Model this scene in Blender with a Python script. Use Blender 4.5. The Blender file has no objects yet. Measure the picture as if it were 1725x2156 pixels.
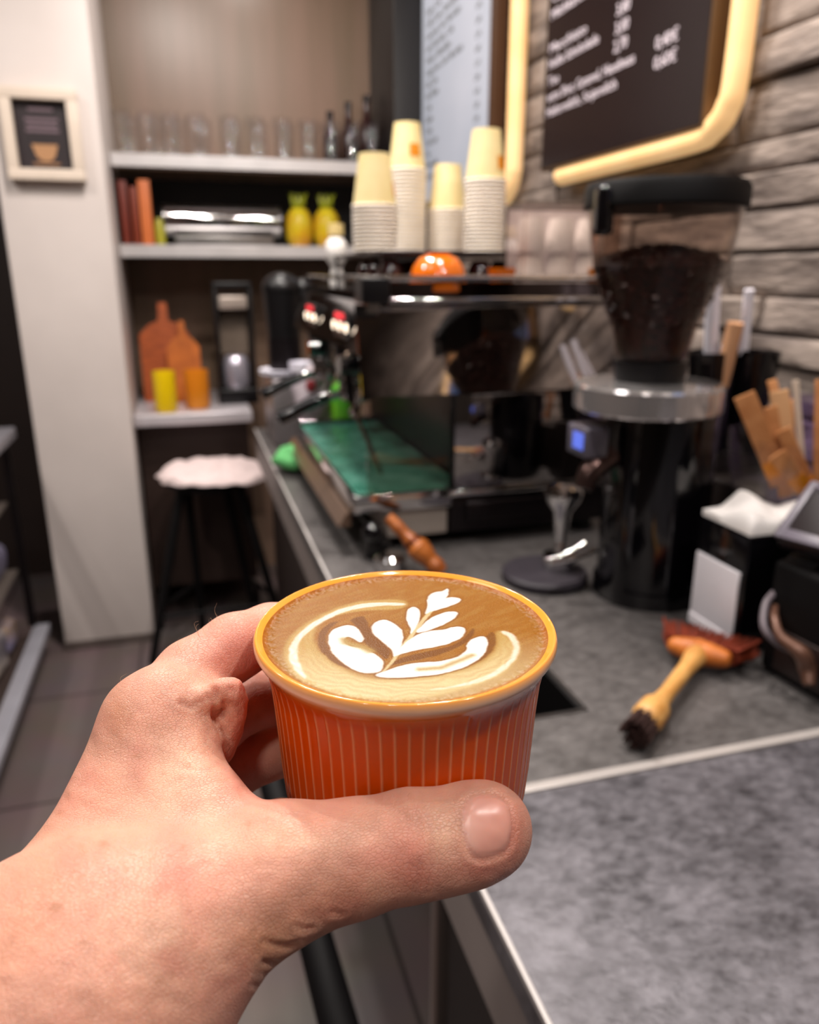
import bpy, bmesh, math, random
import numpy as np
from mathutils import Vector, Matrix, noise
random.seed(7); np.random.seed(7)
SC = bpy.context.scene; COL = SC.collection
PI = math.pi
# ---------------------------------------------------------------- camera
F = 1620.0; CX = 862.5; CY = 1078.0
PIT = math.radians(17.25); YAW = math.radians(16.04); CZ = 1.42
CAM = np.array([0, 0, CZ])
FW = np.array([math.sin(YAW)*math.cos(PIT), math.cos(YAW)*math.cos(PIT), -math.sin(PIT)])
RT = np.array([math.cos(YAW), -math.sin(YAW), 0.0]); UP = np.cross(RT, FW)
cd = bpy.data.cameras.new('camera'); cam = bpy.data.objects.new('camera', cd); COL.objects.link(cam)
cam.location = CAM; cam.rotation_euler = (PI/2-PIT, 0, -YAW)
cd.sensor_fit = 'HORIZONTAL'; cd.sensor_width = 36; cd.lens = F/1725*36; cd.clip_start = 0.01; cd.clip_end = 60
cd.dof.use_dof = True; cd.dof.focus_distance = 0.215; cd.dof.aperture_fstop = cd.lens/2.4
cd.dof.aperture_blades = 0
SC.camera = cam
SC.view_settings.view_transform = 'Standard'; SC.view_settings.look = 'None'
SC.view_settings.gamma = 1; SC.view_settings.use_curve_mapping = False
SC.view_settings.exposure = -0.18
SC.cycles.sample_clamp_indirect = 6.0; SC.cycles.max_bounces = 10; SC.cycles.transparent_max_bounces = 12
SC.cycles.use_denoising = True
SC.cycles.caustics_reflective = False; SC.cycles.caustics_refractive = False

# ---------------------------------------------------------------- materials
def lin(h):
    if isinstance(h, (tuple, list)): return tuple(h)[:3]
    h = h.lstrip('#'); c = [int(h[i:i+2], 16)/255 for i in (0, 2, 4)]
    return tuple(x/12.92 if x <= .04045 else ((x+.055)/1.055)**2.4 for x in c)
def mat(name, col, rough=.5, metal=0., col2=None, scale=8., bump=0., bscale=40., trans=0., ior=1.45, emit=0., sss=0., coat=0., stretch=(1,1,1), spec=.5, detail=4., contrast=(.35,.65)):
    m = bpy.data.materials.new(name); m.use_nodes = True; nt = m.node_tree; N = nt.nodes; L = nt.links
    b = N['Principled BSDF']; c = lin(col)
    b.inputs['Base Color'].default_value = (*c, 1); b.inputs['Roughness'].default_value = rough
    b.inputs['Metallic'].default_value = metal; b.inputs['IOR'].default_value = ior
    b.inputs['Transmission Weight'].default_value = trans; b.inputs['Coat Weight'].default_value = coat
    b.inputs['Coat Roughness'].default_value = .05; b.inputs['Specular IOR Level'].default_value = spec
    if emit: b.inputs['Emission Color'].default_value = (*c, 1); b.inputs['Emission Strength'].default_value = emit
    if sss: b.inputs['Subsurface Weight'].default_value = sss; b.inputs['Subsurface Radius'].default_value = (.01, .004, .002); b.inputs['Subsurface Scale'].default_value = 1
    tc = N.new('ShaderNodeTexCoord'); mp = N.new('ShaderNodeMapping'); mp.inputs['Scale'].default_value = stretch
    L.new(tc.outputs['Object'], mp.inputs['Vector'])
    n = N.new('ShaderNodeTexNoise'); n.inputs['Scale'].default_value = scale; n.inputs['Detail'].default_value = detail
    L.new(mp.outputs[0], n.inputs['Vector'])
    r = N.new('ShaderNodeValToRGB'); r.color_ramp.elements[0].position = contrast[0]; r.color_ramp.elements[1].position = contrast[1]
    c2 = lin(col2) if col2 else tuple(x*.88 for x in c)
    r.color_ramp.elements[0].color = (*c, 1); r.color_ramp.elements[1].color = (*c2, 1)
    L.new(n.outputs['Fac'], r.inputs['Fac']); L.new(r.outputs['Color'], b.inputs['Base Color'])
    if emit: L.new(r.outputs['Color'], b.inputs['Emission Color'])
    if bump:
        n2 = N.new('ShaderNodeTexNoise'); n2.inputs['Scale'].default_value = bscale; n2.inputs['Detail'].default_value = 5
        L.new(mp.outputs[0], n2.inputs['Vector'])
        bp = N.new('ShaderNodeBump'); bp.inputs['Strength'].default_value = 1; bp.inputs['Distance'].default_value = bump
        L.new(n2.outputs['Fac'], bp.inputs['Height']); L.new(bp.outputs[0], b.inputs['Normal'])
    return m

def thin(name, tint, refl=.9, rough=.03):
    # thin clear plastic or glass sheet: light passes straight through, the surface mirrors by its Fresnel term
    m = bpy.data.materials.new(name); m.use_nodes = True; nt = m.node_tree; N = nt.nodes; L = nt.links; N.remove(N['Principled BSDF'])
    tr = N.new('ShaderNodeBsdfTransparent'); tr.inputs[0].default_value = (*lin(tint), 1); gl = N.new('ShaderNodeBsdfGlossy'); gl.inputs['Roughness'].default_value = rough
    lw = N.new('ShaderNodeLayerWeight'); pw = N.new('ShaderNodeMath'); pw.operation = 'POWER'; pw.inputs[1].default_value = 4.; L.new(lw.outputs['Facing'], pw.inputs[0])
    mu = N.new('ShaderNodeMath'); mu.operation = 'MULTIPLY_ADD'; mu.use_clamp = True; mu.inputs[1].default_value = .8; mu.inputs[2].default_value = .022*refl; L.new(pw.outputs[0], mu.inputs[0])
    mx = N.new('ShaderNodeMixShader'); L.new(mu.outputs[0], mx.inputs[0]); L.new(tr.outputs[0], mx.inputs[1]); L.new(gl.outputs[0], mx.inputs[2]); L.new(mx.outputs[0], N['Material Output'].inputs['Surface'])
    return m
# ---------------------------------------------------------------- mesh helpers (world coordinates; obj() moves the origin to its parent / base)
def box(bm, x0, x1, y0, y1, z0, z1, bev=0.0, rz=0.0, piv=None, M=None):
    r = bmesh.ops.create_cube(bm, size=1); vs = r['verts']
    bmesh.ops.scale(bm, vec=(x1-x0, y1-y0, z1-z0), verts=vs)
    bmesh.ops.translate(bm, vec=((x0+x1)/2, (y0+y1)/2, (z0+z1)/2), verts=vs)
    if bev:
        es = list({e for v in vs for e in v.link_edges})
        rr = bmesh.ops.bevel(bm, geom=es, offset=bev, segments=3, affect='EDGES', profile=.5)
        vs = list({v for f in rr['faces'] for v in f.verts} | {v for v in vs if v.is_valid})
    if rz:
        p = piv or ((x0+x1)/2, (y0+y1)/2, 0)
        bmesh.ops.rotate(bm, cent=p, matrix=Matrix.Rotation(rz, 3, 'Z'), verts=vs)
    if M is not None: bmesh.ops.transform(bm, matrix=M, verts=vs)
    return vs
def cyl(bm, a, b, ra, rb=None, seg=24, caps=True):
    a = Vector(a); b = Vector(b); d = b-a; rb = ra if rb is None else rb
    M = Matrix.Translation((a+b)/2) @ d.to_track_quat('Z', 'Y').to_matrix().to_4x4()
    return bmesh.ops.create_cone(bm, cap_ends=caps, segments=seg, radius1=ra, radius2=rb, depth=d.length, matrix=M)['verts']
def lathe(bm, prof, c=(0, 0, 0), seg=48, M=None, closed=False):
    rings = []
    for r, z in prof:
        if r < 1e-6: rings.append([bm.verts.new((0, 0, z))])
        else: rings.append([bm.verts.new((r*math.cos(2*PI*i/seg), r*math.sin(2*PI*i/seg), z)) for i in range(seg)])
    prs = list(zip(rings[:-1], rings[1:]))
    if closed: prs.append((rings[-1], rings[0]))
    for A, B in prs:
        for i in range(seg):
            j = (i+1) % seg
            q = [A[i % len(A)], A[j % len(A)], B[j % len(B)], B[i % len(B)]]
            q = [v for k, v in enumerate(q) if v not in q[:k]]
            if len(q) > 2: bm.faces.new(q)
    vs = [v for R in rings for v in R]
    MM = Matrix.Translation(c) @ (M if M is not None else Matrix())
    bmesh.ops.transform(bm, matrix=MM, verts=vs)
    bmesh.ops.recalc_face_normals(bm, faces=list({f for v in vs for f in v.link_faces}))
    return vs
def smoothpath(pts, n=8):
    P = [Vector(p) for p in pts]; P = [2*P[0]-P[1]]+P+[2*P[-1]-P[-2]]; out = []
    for i in range(1, len(P)-2):
        for k in range(n):
            t = k/n; a, b, c, d = P[i-1:i+3]
            out.append(.5*((2*b)+(c-a)*t+(2*a-5*b+4*c-d)*t*t+(3*b-a-3*c+d)*t**3))
    return out+[P[-2]]
def tube(bm, pts, r, seg=12, smooth=True, n=8):
    P = smoothpath(pts, n) if smooth else [Vector(p) for p in pts]
    rs = r if isinstance(r, (list, tuple)) else None
    rings = []; up = None
    for i, p in enumerate(P):
        t = (P[min(i+1, len(P)-1)]-P[max(i-1, 0)]).normalized()
        if up is None: up = t.orthogonal().normalized()
        up = (up - t*up.dot(t)).normalized(); s = t.cross(up)
        if rs:
            u = i/(len(P)-1)*(len(rs)-1); k = min(int(u), len(rs)-2); rr = rs[k]+(rs[k+1]-rs[k])*(u-k)
        else: rr = r
        rings.append([bm.verts.new(p+(up*math.cos(a)+s*math.sin(a))*rr) for a in [2*PI*j/seg for j in range(seg)]])
    for A, B in zip(rings[:-1], rings[1:]):
        for i in range(seg): bm.faces.new((A[i], A[(i+1) % seg], B[(i+1) % seg], B[i]))
    bm.faces.new(rings[0][::-1]); bm.faces.new(rings[-1])
    return [v for R in rings for v in R]
def prism(bm, poly, a, b, axis='x'):
    def mk(u, v, w): return {'x': (w, u, v), 'y': (u, w, v), 'z': (u, v, w)}[axis]
    A = [bm.verts.new(mk(u, v, a)) for u, v in poly]; B = [bm.verts.new(mk(u, v, b)) for u, v in poly]
    n = len(poly); fs = [bm.faces.new(A), bm.faces.new(B[::-1])]
    for i in range(n): fs.append(bm.faces.new((A[i], B[i], B[(i+1) % n], A[(i+1) % n])))
    bmesh.ops.recalc_face_normals(bm, faces=fs); return A+B
def sphere(bm, c, r, sc=(1, 1, 1), seg=24):
    M = Matrix.Translation(c) @ Matrix.Diagonal((*sc, 1))
    return bmesh.ops.create_uvsphere(bm, u_segments=seg, v_segments=seg//2, radius=r, matrix=M)['verts']
def wloc(o):
    l = Vector(o.location)
    while o.parent: o = o.parent; l += o.location
    return l
def finish(me, smooth=True, ang=35):
    if smooth:
        for p in me.polygons: p.use_smooth = True
        try: me.set_sharp_from_angle(angle=math.radians(ang))
        except Exception: pass
def obj(name, bm, m, parent=None, smooth=True, base=None, ang=35):
    me = bpy.data.meshes.new(name); bm.to_mesh(me); bm.free()
    return link(name, me, m, parent, smooth, base, ang)
def link(name, me, m, parent=None, smooth=True, base=None, ang=35):
    if m is not None:
        for mm in (m if isinstance(m, (list, tuple)) else [m]): me.materials.append(mm)
    finish(me, smooth, ang)
    o = bpy.data.objects.new(name, me); COL.objects.link(o)
    co = np.empty(len(me.vertices)*3, np.float32); me.vertices.foreach_get('co', co); co = co.reshape(-1, 3)
    if base is None: base = ((co[:, 0].min()+co[:, 0].max())/2, (co[:, 1].min()+co[:, 1].max())/2, co[:, 2].min())
    base = Vector([float(v) for v in base]); me.transform(Matrix.Translation(-base)); me.update()
    if parent is not None: o.parent = parent; o.location = base-wloc(parent)
    else: o.location = base
    return o
def tag(o, label, cat, group=None, kind=None):
    if label: o['label'] = label
    if cat: o['category'] = cat
    if group: o['group'] = group
    if kind: o['kind'] = kind
    return o
def thing(name, label, cat, loc, group=None):
    o = bpy.data.objects.new(name, None); COL.objects.link(o); o.location = loc; o.empty_display_size = .05
    return tag(o, label, cat, group)
def struct(name, bm, m, smooth=False):
    o = obj(name, bm, m, None, smooth); o['kind'] = 'structure'; return o
def dup(root, loc, rz=0., label=None, group=None):
    def cp(o, par):
        c = o.copy(); COL.objects.link(c)
        if par is not None: c.parent = par
        for ch in [k for k in bpy.data.objects if k.parent == o]: cp(ch, c)
        return c
    r = cp(root, None); r.location = loc; r.rotation_euler = (0, 0, rz)
    if label: r['label'] = label
    if group: r['group'] = group
    return r
def B(): return bmesh.new()
def text(name, s, size, M, m, parent, ext=.0005, align='LEFT', label=None):
    c = bpy.data.curves.new(name, 'FONT'); c.body = s; c.size = size; c.extrude = ext; c.align_x = align; c.resolution_u = 2
    t = bpy.data.objects.new('tmp', c); COL.objects.link(t); bpy.context.view_layer.update()
    dg = bpy.context.evaluated_depsgraph_get(); me = bpy.data.meshes.new_from_object(t.evaluated_get(dg)); me.name = name
    bpy.data.objects.remove(t); bpy.data.curves.remove(c); me.transform(M)
    o = link(name, me, m, parent, False)
    if label: o['label'] = label
    return o
def pt(px, py, d):
    return CAM+d*(FW+RT*(px-CX)/F-UP*(py-CY)/F)
CUPC=(0.05597,0.19900,1.32092)
ART={'tan_out':[649,1917,264,2268,-265,2351,-1067,2411,-2027,1898,-2909,1153,-3485,259,-3669,-600,-3612,-1577,-3274,-2398,-2701,-3037,-2012,-3489,-1139,-3770,-189,-3810,812,-3626,1767,-3238,2557,-2515,2949,-1658,2889,-949,2546,-750,2350,-1419,1941,-2087,1269,-2570,301,-2839,-593,-2808,-1682,-2528,-2119,-2006,-2520,-1178,-2748,-221,-2621,707,-2181,1395,-1487,1663,-696,1676,-76,1497,401,1523],'ring':[559,1842,-177,2155,-1111,2205,-1987,1759,-2805,1021,-3331,215,-3543,-636,-3492,-1496,-3242,-2190,-3311,-1194,-3290,-456,-3106,218,-2646,858,-1898,1545,-1177,1895,-240,1905,381,1693],'ring2':[2626,-873,2789,-1409,2567,-2140,2039,-2732,1238,-3256,374,-3447,-511,-3458,340,-3544,1231,-3421,2078,-2922,2716,-2183,2985,-1328,2828,-860],'w1':[-2297,53,-2112,561,-1790,787,-1476,786,-1308,401,-1297,-234,-1451,-461,-1554,-160,-1714,93,-1885,-65,-1853,-584,-1495,-713,-1247,-1171,-1114,-1583,-1176,-1986,-1365,-2246,-1720,-2213,-1986,-1906,-2214,-1364,-2367,-721],'w2':[-1593,-2385,-1154,-2191,-654,-2029,-74,-2028,478,-2138,1013,-1971,1330,-1681,1420,-1353,1798,-1014,2090,-1001,2095,-1345,1794,-1917,1352,-2353,766,-2662,152,-2774,-511,-2719,-1045,-2633],'w3':[-766,-1497,-344,-912,83,-493,598,-247,1096,-290,1517,-193,1759,-336,1566,-780,1202,-1089,648,-1263,33,-1282,-471,-1368],'w4':[190,-300,612,215,1088,687,1551,869,1869,809,1872,586,1540,249,1044,-57,598,-247],'w5':[1017,990,1299,1346,1696,1821,2114,1909,2384,1710,2158,1433,1738,1220,1352,1087],'w6':[793,740,1167,1467,1317,2104,1653,2450,2008,2438,2228,2704,2088,2146,1766,1716,1362,1328],'w7':[51,-345,206,38,203,633,366,1209,655,1581,807,1406,754,939,505,395,275,-54],'w8':[-764,-1535,-677,-1143,-818,-643,-949,-57,-948,443,-715,776,-433,877,-236,638,-110,158,-175,-419,-422,-1021,-630,-1411],'dk1':[-1106,1317,-940,1192,-999,385,-925,-341,-769,-922,-779,-1305,-1021,-1671,-1056,-1351,-1245,-915,-1354,-354,-1323,334,-1381,937,-1471,1114],'dk2':[-2434,653,-2112,1073,-1712,1184,-2104,775,-2359,209,-2411,-580,-2261,-1314,-1991,-1928,-2274,-1670,-2587,-911,-2654,-115],'dk3':[-1098,-1973,-596,-1608,90,-1491,720,-1415,1294,-1183,1728,-686,2050,-346,1750,-972,1286,-1381,622,-1708,-15,-1837,-620,-1907],'dk4':[1213,-1750,2201,-963,2477,-759,2327,-1412,1886,-2071,1236,-2501,315,-2798,-593,-2808,-1371,-2606,-505,-2698,221,-2737,857,-2571,1448,-2258,1941,-1701,2103,-1212],'stem':[-1347,-2286,-1107,-2006,-744,-1504,-327,-851,197,-103,762,703,1436,1557,2162,2576,2139,2400,1449,1386,809,535,246,-260,-277,-997,-720,-1634,-1027,-2029,-1255,-2255]}
# ================================================================ CUP
C0 = np.array(CUPC)
def cupmat():
    m = mat('orange_glaze', '#b83a0a', .12, col2='#a8300a', scale=60, coat=.18, spec=.35)
    nt = m.node_tree; N = nt.nodes; L = nt.links; b = N['Principled BSDF']
    at = N.new('ShaderNodeAttribute'); at.attribute_name = 'glaze'
    L.new(at.outputs['Color'], b.inputs['Base Color'])
    b.inputs['Subsurface Weight'].default_value = .0; b.inputs['Subsurface Radius'].default_value = (.004, .0012, .0004); b.inputs['Subsurface Scale'].default_value = 1
    return m
cup = thing('ceramic_cup', 'orange ribbed ceramic cup of coffee held in the hand', 'cup', C0-np.array([0, 0, .068]))
# wall profile, h below the rim crown : outer radius
OUTP = [(.0002, .0431), (0, .0434), (.0004, .0438), (.0013, .0442), (.0026, .0442), (.0038, .0437), (.0050, .0428), (.0066, .0418), (.009, .0408), (.014, .0398), (.022, .0391), (.032, .0385), (.042, .0379), (.052, .0370), (.059, .0358), (.063, .0340), (.066, .0310), (.0675, .0270), (.068, .0240)]
INP = [(.0004, .0428), (.0009, .0416), (.0018, .0407), (.004, .0404), (.012, .0385), (.045, .036), (.060, .030), (.063, .020), (.0632, 0)]
def cup_mesh():
    NR = 69; seg = NR*14; hs = []
    for (h0, r0), (h1, r1) in zip(OUTP[:-1], OUTP[1:]):
        k = max(1, int((h1-h0)/.0015));
        for j in range(k): hs.append((h0+(h1-h0)*j/k, r0+(r1-r0)*j/k))
    hs.append(OUTP[-1]); prof = [(r, -h, 1) for h, r in INP[::-1]]+[(r, -h, 0) for h, r in hs]+[(.022, -.0675, 0), (0, -.0672, 0)]
    V = []; Cc = []; ang = np.arange(seg)*2*PI/seg
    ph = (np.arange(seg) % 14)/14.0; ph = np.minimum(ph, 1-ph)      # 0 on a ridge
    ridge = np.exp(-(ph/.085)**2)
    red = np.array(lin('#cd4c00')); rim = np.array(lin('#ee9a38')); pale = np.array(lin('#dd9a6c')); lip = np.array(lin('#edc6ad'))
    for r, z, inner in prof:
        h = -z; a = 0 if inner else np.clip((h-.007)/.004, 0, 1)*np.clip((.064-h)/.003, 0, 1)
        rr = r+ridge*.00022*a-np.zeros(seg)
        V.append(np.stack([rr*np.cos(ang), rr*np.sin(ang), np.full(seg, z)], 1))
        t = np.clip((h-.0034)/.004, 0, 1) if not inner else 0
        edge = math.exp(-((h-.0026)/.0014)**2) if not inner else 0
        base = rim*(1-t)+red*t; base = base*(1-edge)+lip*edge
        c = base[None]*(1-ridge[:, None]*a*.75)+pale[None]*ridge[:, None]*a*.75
        Cc.append(c)
    V = np.concatenate(V); Cc = np.concatenate(Cc); n = len(prof)
    fs = []
    i = np.arange(seg); j = (i+1) % seg
    for k in range(n-1):
        a, b = k*seg, (k+1)*seg
        fs.append(np.stack([a+i, b+i, b+j, a+j], 1))
    fs = np.concatenate(fs)
    me = bpy.data.meshes.new('cup_body'); me.from_pydata((V+C0).tolist(), [], fs.tolist())
    at = me.color_attributes.new('glaze', 'FLOAT_COLOR', 'POINT')
    at.data.foreach_set('color', np.concatenate([Cc, np.ones((len(Cc), 1))], 1).astype(np.float32).ravel())
    return me
link('cup_body', cup_mesh(), cupmat(), cup, ang=180)

def chaikin(q, n=2):
    for _ in range(n):
        r = np.roll(q, -1, 0); q = np.stack([q*.75+r*.25, q*.25+r*.75], 1).reshape(-1, 2)
    return q
def pdist(P, poly):      # signed distance to polygon, negative inside
    q = chaikin(np.array(poly, float).reshape(-1, 2)); d = np.full(len(P), 1e9); ins = np.zeros(len(P), bool)
    for a, b in zip(q, np.roll(q, -1, 0)):
        e = b-a; w = P-a; t = np.clip((w@e)/max(e@e, 1e-12), 0, 1); dd = np.hypot(*(w-t[:, None]*e).T); d = np.minimum(d, dd)
        c1 = P[:, 1] >= a[1]; c2 = P[:, 1] < b[1]; c3 = e[0]*w[:, 1] > e[1]*w[:, 0]
        ins ^= ((c1 & c2 & c3) | (~c1 & ~c2 & ~c3))
    return np.where(ins, -d, d)
def vnoise(P, s, seed=0, octv=3):
    out = np.zeros(len(P)); amp = 1; tot = 0
    for o in range(octv):
        q = P*s*2**o+seed*17.3; i = np.floor(q).astype(np.int64); f = q-i; f = f*f*(3-2*f)
        def hh(x, y): return ((np.sin(x*127.1+y*311.7+seed*74.7)*43758.5453) % 1)
        v = (hh(i[:, 0], i[:, 1])*(1-f[:, 0])+hh(i[:, 0]+1, i[:, 1])*f[:, 0])*(1-f[:, 1])+(hh(i[:, 0], i[:, 1]+1)*(1-f[:, 0])+hh(i[:, 0]+1, i[:, 1]+1)*f[:, 0])*f[:, 1]
        out += v*amp; tot += amp; amp *= .5
    return out/tot
def pline(P, pts):
    q = np.array(pts, float); d = np.full(len(P), 1e9)
    for a, b in zip(q[:-1], q[1:]):
        e = b-a; w = P-a; t = np.clip((w@e)/(e@e), 0, 1); d = np.minimum(d, np.hypot(*(w-t[:, None]*e).T))
    return d
def coffee_mesh():
    nr, seg = 190, 760; r = np.linspace(0, 1, nr+1)[1:]*.04155; a = np.arange(seg)*2*PI/seg
    R, A = np.meshgrid(r, a, indexing='ij'); x = (R*np.cos(A)).ravel(); y = (R*np.sin(A)).ravel()
    Pm = np.stack([x, y], 1)*1e5
    w = np.stack([vnoise(Pm, .004, 3)-.5, vnoise(Pm, .004, 5)-.5], 1)*60; Pn = Pm+w
    fine = vnoise(Pm, .03, 9, 4); mid = vnoise(Pm@np.array([[.9, -.4], [.4, .9]])*np.array([.35, 1.5]), .006, 11, 3)
    brown = np.array(lin('#84520c')); dark = np.array(lin('#663a06')); tan = np.array(lin('#a3874c')); cream = np.array(lin('#bdae84')); white = np.array(lin('#e6dcd0'))
    C = brown*np.ones((len(Pm), 3)); t = np.clip((mid-.42)*3.5, 0, 1)[:, None]; C = C*(1-t*.16)+tan*t*.16
    def lay(poly, col, soft, op=1., expand=0):
        nonlocal C
        d = pdist(Pn, poly)-expand; k = np.clip(.5-d/soft, 0, 1); k = (k*k*(3-2*k)*op)[:, None]; C = C*(1-k)+col*k
    lay(ART['tan_out'], tan*(1), 200, .85)
    near = np.clip((-Pm[:, 1]*.95+Pm[:, 0]*-.15-700)/2300, 0, 1)[:, None]; ins = np.clip(-pdist(Pn, ART['tan_out'])/200, 0, 1)[:, None]
    C = C*(1-near*ins*.75)+cream*near*ins*.75
    rr = np.hypot(Pm[:, 0], Pm[:, 1])[:, None]; fr = np.clip((rr-2500)/900, 0, 1)*near; C = C*(1-fr*.45)+cream*fr*.45
    lay(ART['ring'], white*.93, 110, .75); lay(ART['ring2'], white*.93, 110, .6)
    lay(ART['dk2'], dark, 80, .9); lay(ART['dk4'], dark, 80, .8); lay(ART['dk1'], dark, 80, .85); lay(ART['dk3'], dark, 80, .85)
    th = np.arctan2(Pm[:, 1], Pm[:, 0]); q_ = np.hypot(Pm[:, 0]*.93, Pm[:, 1]+250)/210+vnoise(Pm, .0015, 31, 2)*3; st = (np.sin(q_*6.28)*.5+.5)[:, None]*ins; C = C*(1-st*.22)+brown*1.25*st*.22
    for k in ('w1', 'w2', 'w3', 'w4', 'w5', 'w6', 'w7', 'w8'): lay(ART[k], dark*1.15, 90, .8, 62)
    lay(ART['dk1'], dark, 110, .6); lay(ART['dk3'], dark, 110, .6)
    lay(ART['stem'], cream, 60, .75)
    for k in ('w1', 'w2', 'w3', 'w4', 'w5', 'w6', 'w7', 'w8'): lay(ART[k], white, 85)
    def strk(pts, col, w, op):
        nonlocal C
        k = (np.exp(-(pline(Pn, np.array(pts).reshape(-1, 2))/w)**2)*op)[:, None]; C = C*(1-k)+col*k
    w1 = np.array(ART['w1']).reshape(-1, 2); w2 = np.array(ART['w2']).reshape(-1, 2)
    strk([w1[9], w1[10]*.5+w1[9]*.5, w1[11], w1[12]*.6+w1[11]*.4], tan*.85, 150, .9); strk([(w2[3]+w2[15])/2, (w2[4]+w2[14])/2, (w2[6]+w2[12])/2], tan*.9, 130, .9)
    C = C*(1+(fine[:, None]-.5)*.22)
    edge = np.clip((rr-3960)/120, 0, 1); C = C*(1-edge*.6)+np.array(lin('#9a5410'))*edge*.6
    rad = np.hypot(x, y); z = np.full(len(x), -.0016)+np.clip((rad-.0385)/.003, 0, 1)**3*.00068+(fine-.5)*.00006
    jag = (vnoise(np.stack([np.arctan2(y, x)*60, rad*0], 1), 1., 2)-.5)*.0004; z += np.clip((rad-.0375)/.002, 0, 1)*np.clip((.0415-rad)/.001, 0, 1)*(jag*.5+(vnoise(Pm, .011, 21, 2)-.5)*.0006)
    V = np.concatenate([[[0, 0, -.0016]], np.stack([x, y, z], 1)])+C0
    i = np.arange(seg); j = (i+1) % seg; fs = [[0, 1+int(p), 1+int(q)] for p, q in zip(i, j)]
    for k in range(nr-1): fs += np.stack([1+k*seg+i, 1+(k+1)*seg+i, 1+(k+1)*seg+j, 1+k*seg+j], 1).tolist()
    me = bpy.data.meshes.new('coffee'); me.from_pydata(V.tolist(), [], fs)
    at = me.color_attributes.new('latte', 'FLOAT_COLOR', 'POINT'); C = np.concatenate([C[:1], C])
    at.data.foreach_set('color', np.concatenate([C, np.ones((len(C), 1))], 1).astype(np.float32).ravel())
    return me
mc = mat('latte_foam', '#c9a663', .34, bump=.00008, bscale=2500, spec=.14)
nt = mc.node_tree; at = nt.nodes.new('ShaderNodeAttribute'); at.attribute_name = 'latte'
nt.links.new(at.outputs['Color'], nt.nodes['Principled BSDF'].inputs['Base Color'])
o = link('coffee', coffee_mesh(), mc, cup, ang=180); o['label'] = 'brown crema with a white leaf poured in milk foam'

# ================================================================ HAND  (signed distance field in metres, turned into one continuous skin)
def J(px, py, d, r): return np.array([(px-CX)/F*d, -(py-CY)/F*d, d, r])
h = .00085
LO = np.array([-.175, -.215, .095]); HI = np.array([.052, -.018, .315]); DIM = np.ceil((HI-LO)/h).astype(int)+1
G = np.full(DIM, .05, np.float32)
ax = [LO[k]+np.arange(DIM[k])*h for k in range(3)]
def region(lo, hi):
    s = []
    for k in range(3):
        a = max(0, int((lo[k]-LO[k])/h)); b = min(DIM[k], int((hi[k]-LO[k])/h)+2); s.append(slice(a, max(a, b)))
    return tuple(s), np.meshgrid(*[ax[k][s[k]] for k in range(3)], indexing='ij', sparse=True)
def put(sl, d, k):
    g = G[sl]
    if k: hh = np.clip(.5+.5*(g-d)/k, 0, 1); G[sl] = (g*(1-hh)+d*hh-k*hh*(1-hh)).astype(np.float32)
    else: G[sl] = np.minimum(g, d)
def cap(a, b, k=.006, flat=None):
    m = max(a[3], b[3])+.012; sl, (X, Y, Z) = region(np.minimum(a[:3], b[:3])-m, np.maximum(a[:3], b[:3])+m)
    e = b[:3]-a[:3]; L2 = max(e@e, 1e-9)
    t = np.clip(((X-a[0])*e[0]+(Y-a[1])*e[1]+(Z-a[2])*e[2])/L2, 0, 1)
    dx = X-a[0]-t*e[0]; dy = Y-a[1]-t*e[1]; dz = Z-a[2]-t*e[2]
    if flat:       # flatten along depth: scale dz
        dz = dz*flat
    d = np.sqrt(dx*dx+dy*dy+dz*dz)-(a[3]+(b[3]-a[3])*t); put(sl, d, k)
def chain(pts, k=.006, flat=None):
    for a, b in zip(pts[:-1], pts[1:]): cap(a, b, k, flat)
def tri(a, b, c, r, k=.008):
    a, b, c = a[:3], b[:3], c[:3]; m = r+.014
    sl, (X, Y, Z) = region(np.minimum(np.minimum(a, b), c)-m, np.maximum(np.maximum(a, b), c)+m)
    n = np.cross(b-a, c-a); nn = n/np.linalg.norm(n)
    pl = (X-a[0])*nn[0]+(Y-a[1])*nn[1]+(Z-a[2])*nn[2]
    d2 = None; inside = None
    for p, q in ((a, b), (b, c), (c, a)):
        e = q-p; x, y, z = X-p[0], Y-p[1], Z-p[2]; t = np.clip((x*e[0]+y*e[1]+z*e[2])/(e@e), 0, 1)
        dd = (x-t*e[0])**2+(y-t*e[1])**2+(z-t*e[2])**2; d2 = dd if d2 is None else np.minimum(d2, dd)
        o = np.cross(e, nn); s = (x*o[0]+y*o[1]+z*o[2]) <= 0; inside = s if inside is None else inside & s
    d = np.where(inside, np.abs(pl), np.sqrt(d2))-r; put(sl, d, k)
# joints : wrist, knuckles, fingers
W = J(120, 2120, .172, .028)
fore = [J(-560, 2900, .135, .031), J(-120, 2420, .152, .0300), J(150, 2120, .170, .0285)]
chain(fore, .01)
imcp = J(322, 1522, .222, .0122); mmcp = J(352, 1600, .242, .0130); rmcp = J(395, 1690, .258, .0120); pmcp = J(450, 1790, .268, .0110)
ibase = J(175, 1960, .190, .0205); mbase = J(215, 1975, .205, .0200); rbase = J(270, 1990, .215, .0190); pbase = J(330, 2010, .222, .0170)
for b, c in ((ibase, imcp), (mbase, mmcp), (rbase, rmcp), (pbase, pmcp)): cap(b, c, .009)
for b in (ibase, mbase, rbase, pbase): cap(fore[-1], b, .012)
tri(ibase, imcp, rmcp, .010); tri(ibase, rbase, rmcp, .012); tri(rbase, rmcp, pmcp, .010)
# index
chain([imcp, J(405, 1425, .236, .0112), J(494, 1362, .246, .0104), J(570, 1332, .256, .0094), J(640, 1322, .265, .0093), J(700, 1325, .273, .0086), J(760, 1335, .2800, .0083), J(850, 1350, .2835, .0076)], .003)
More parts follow.
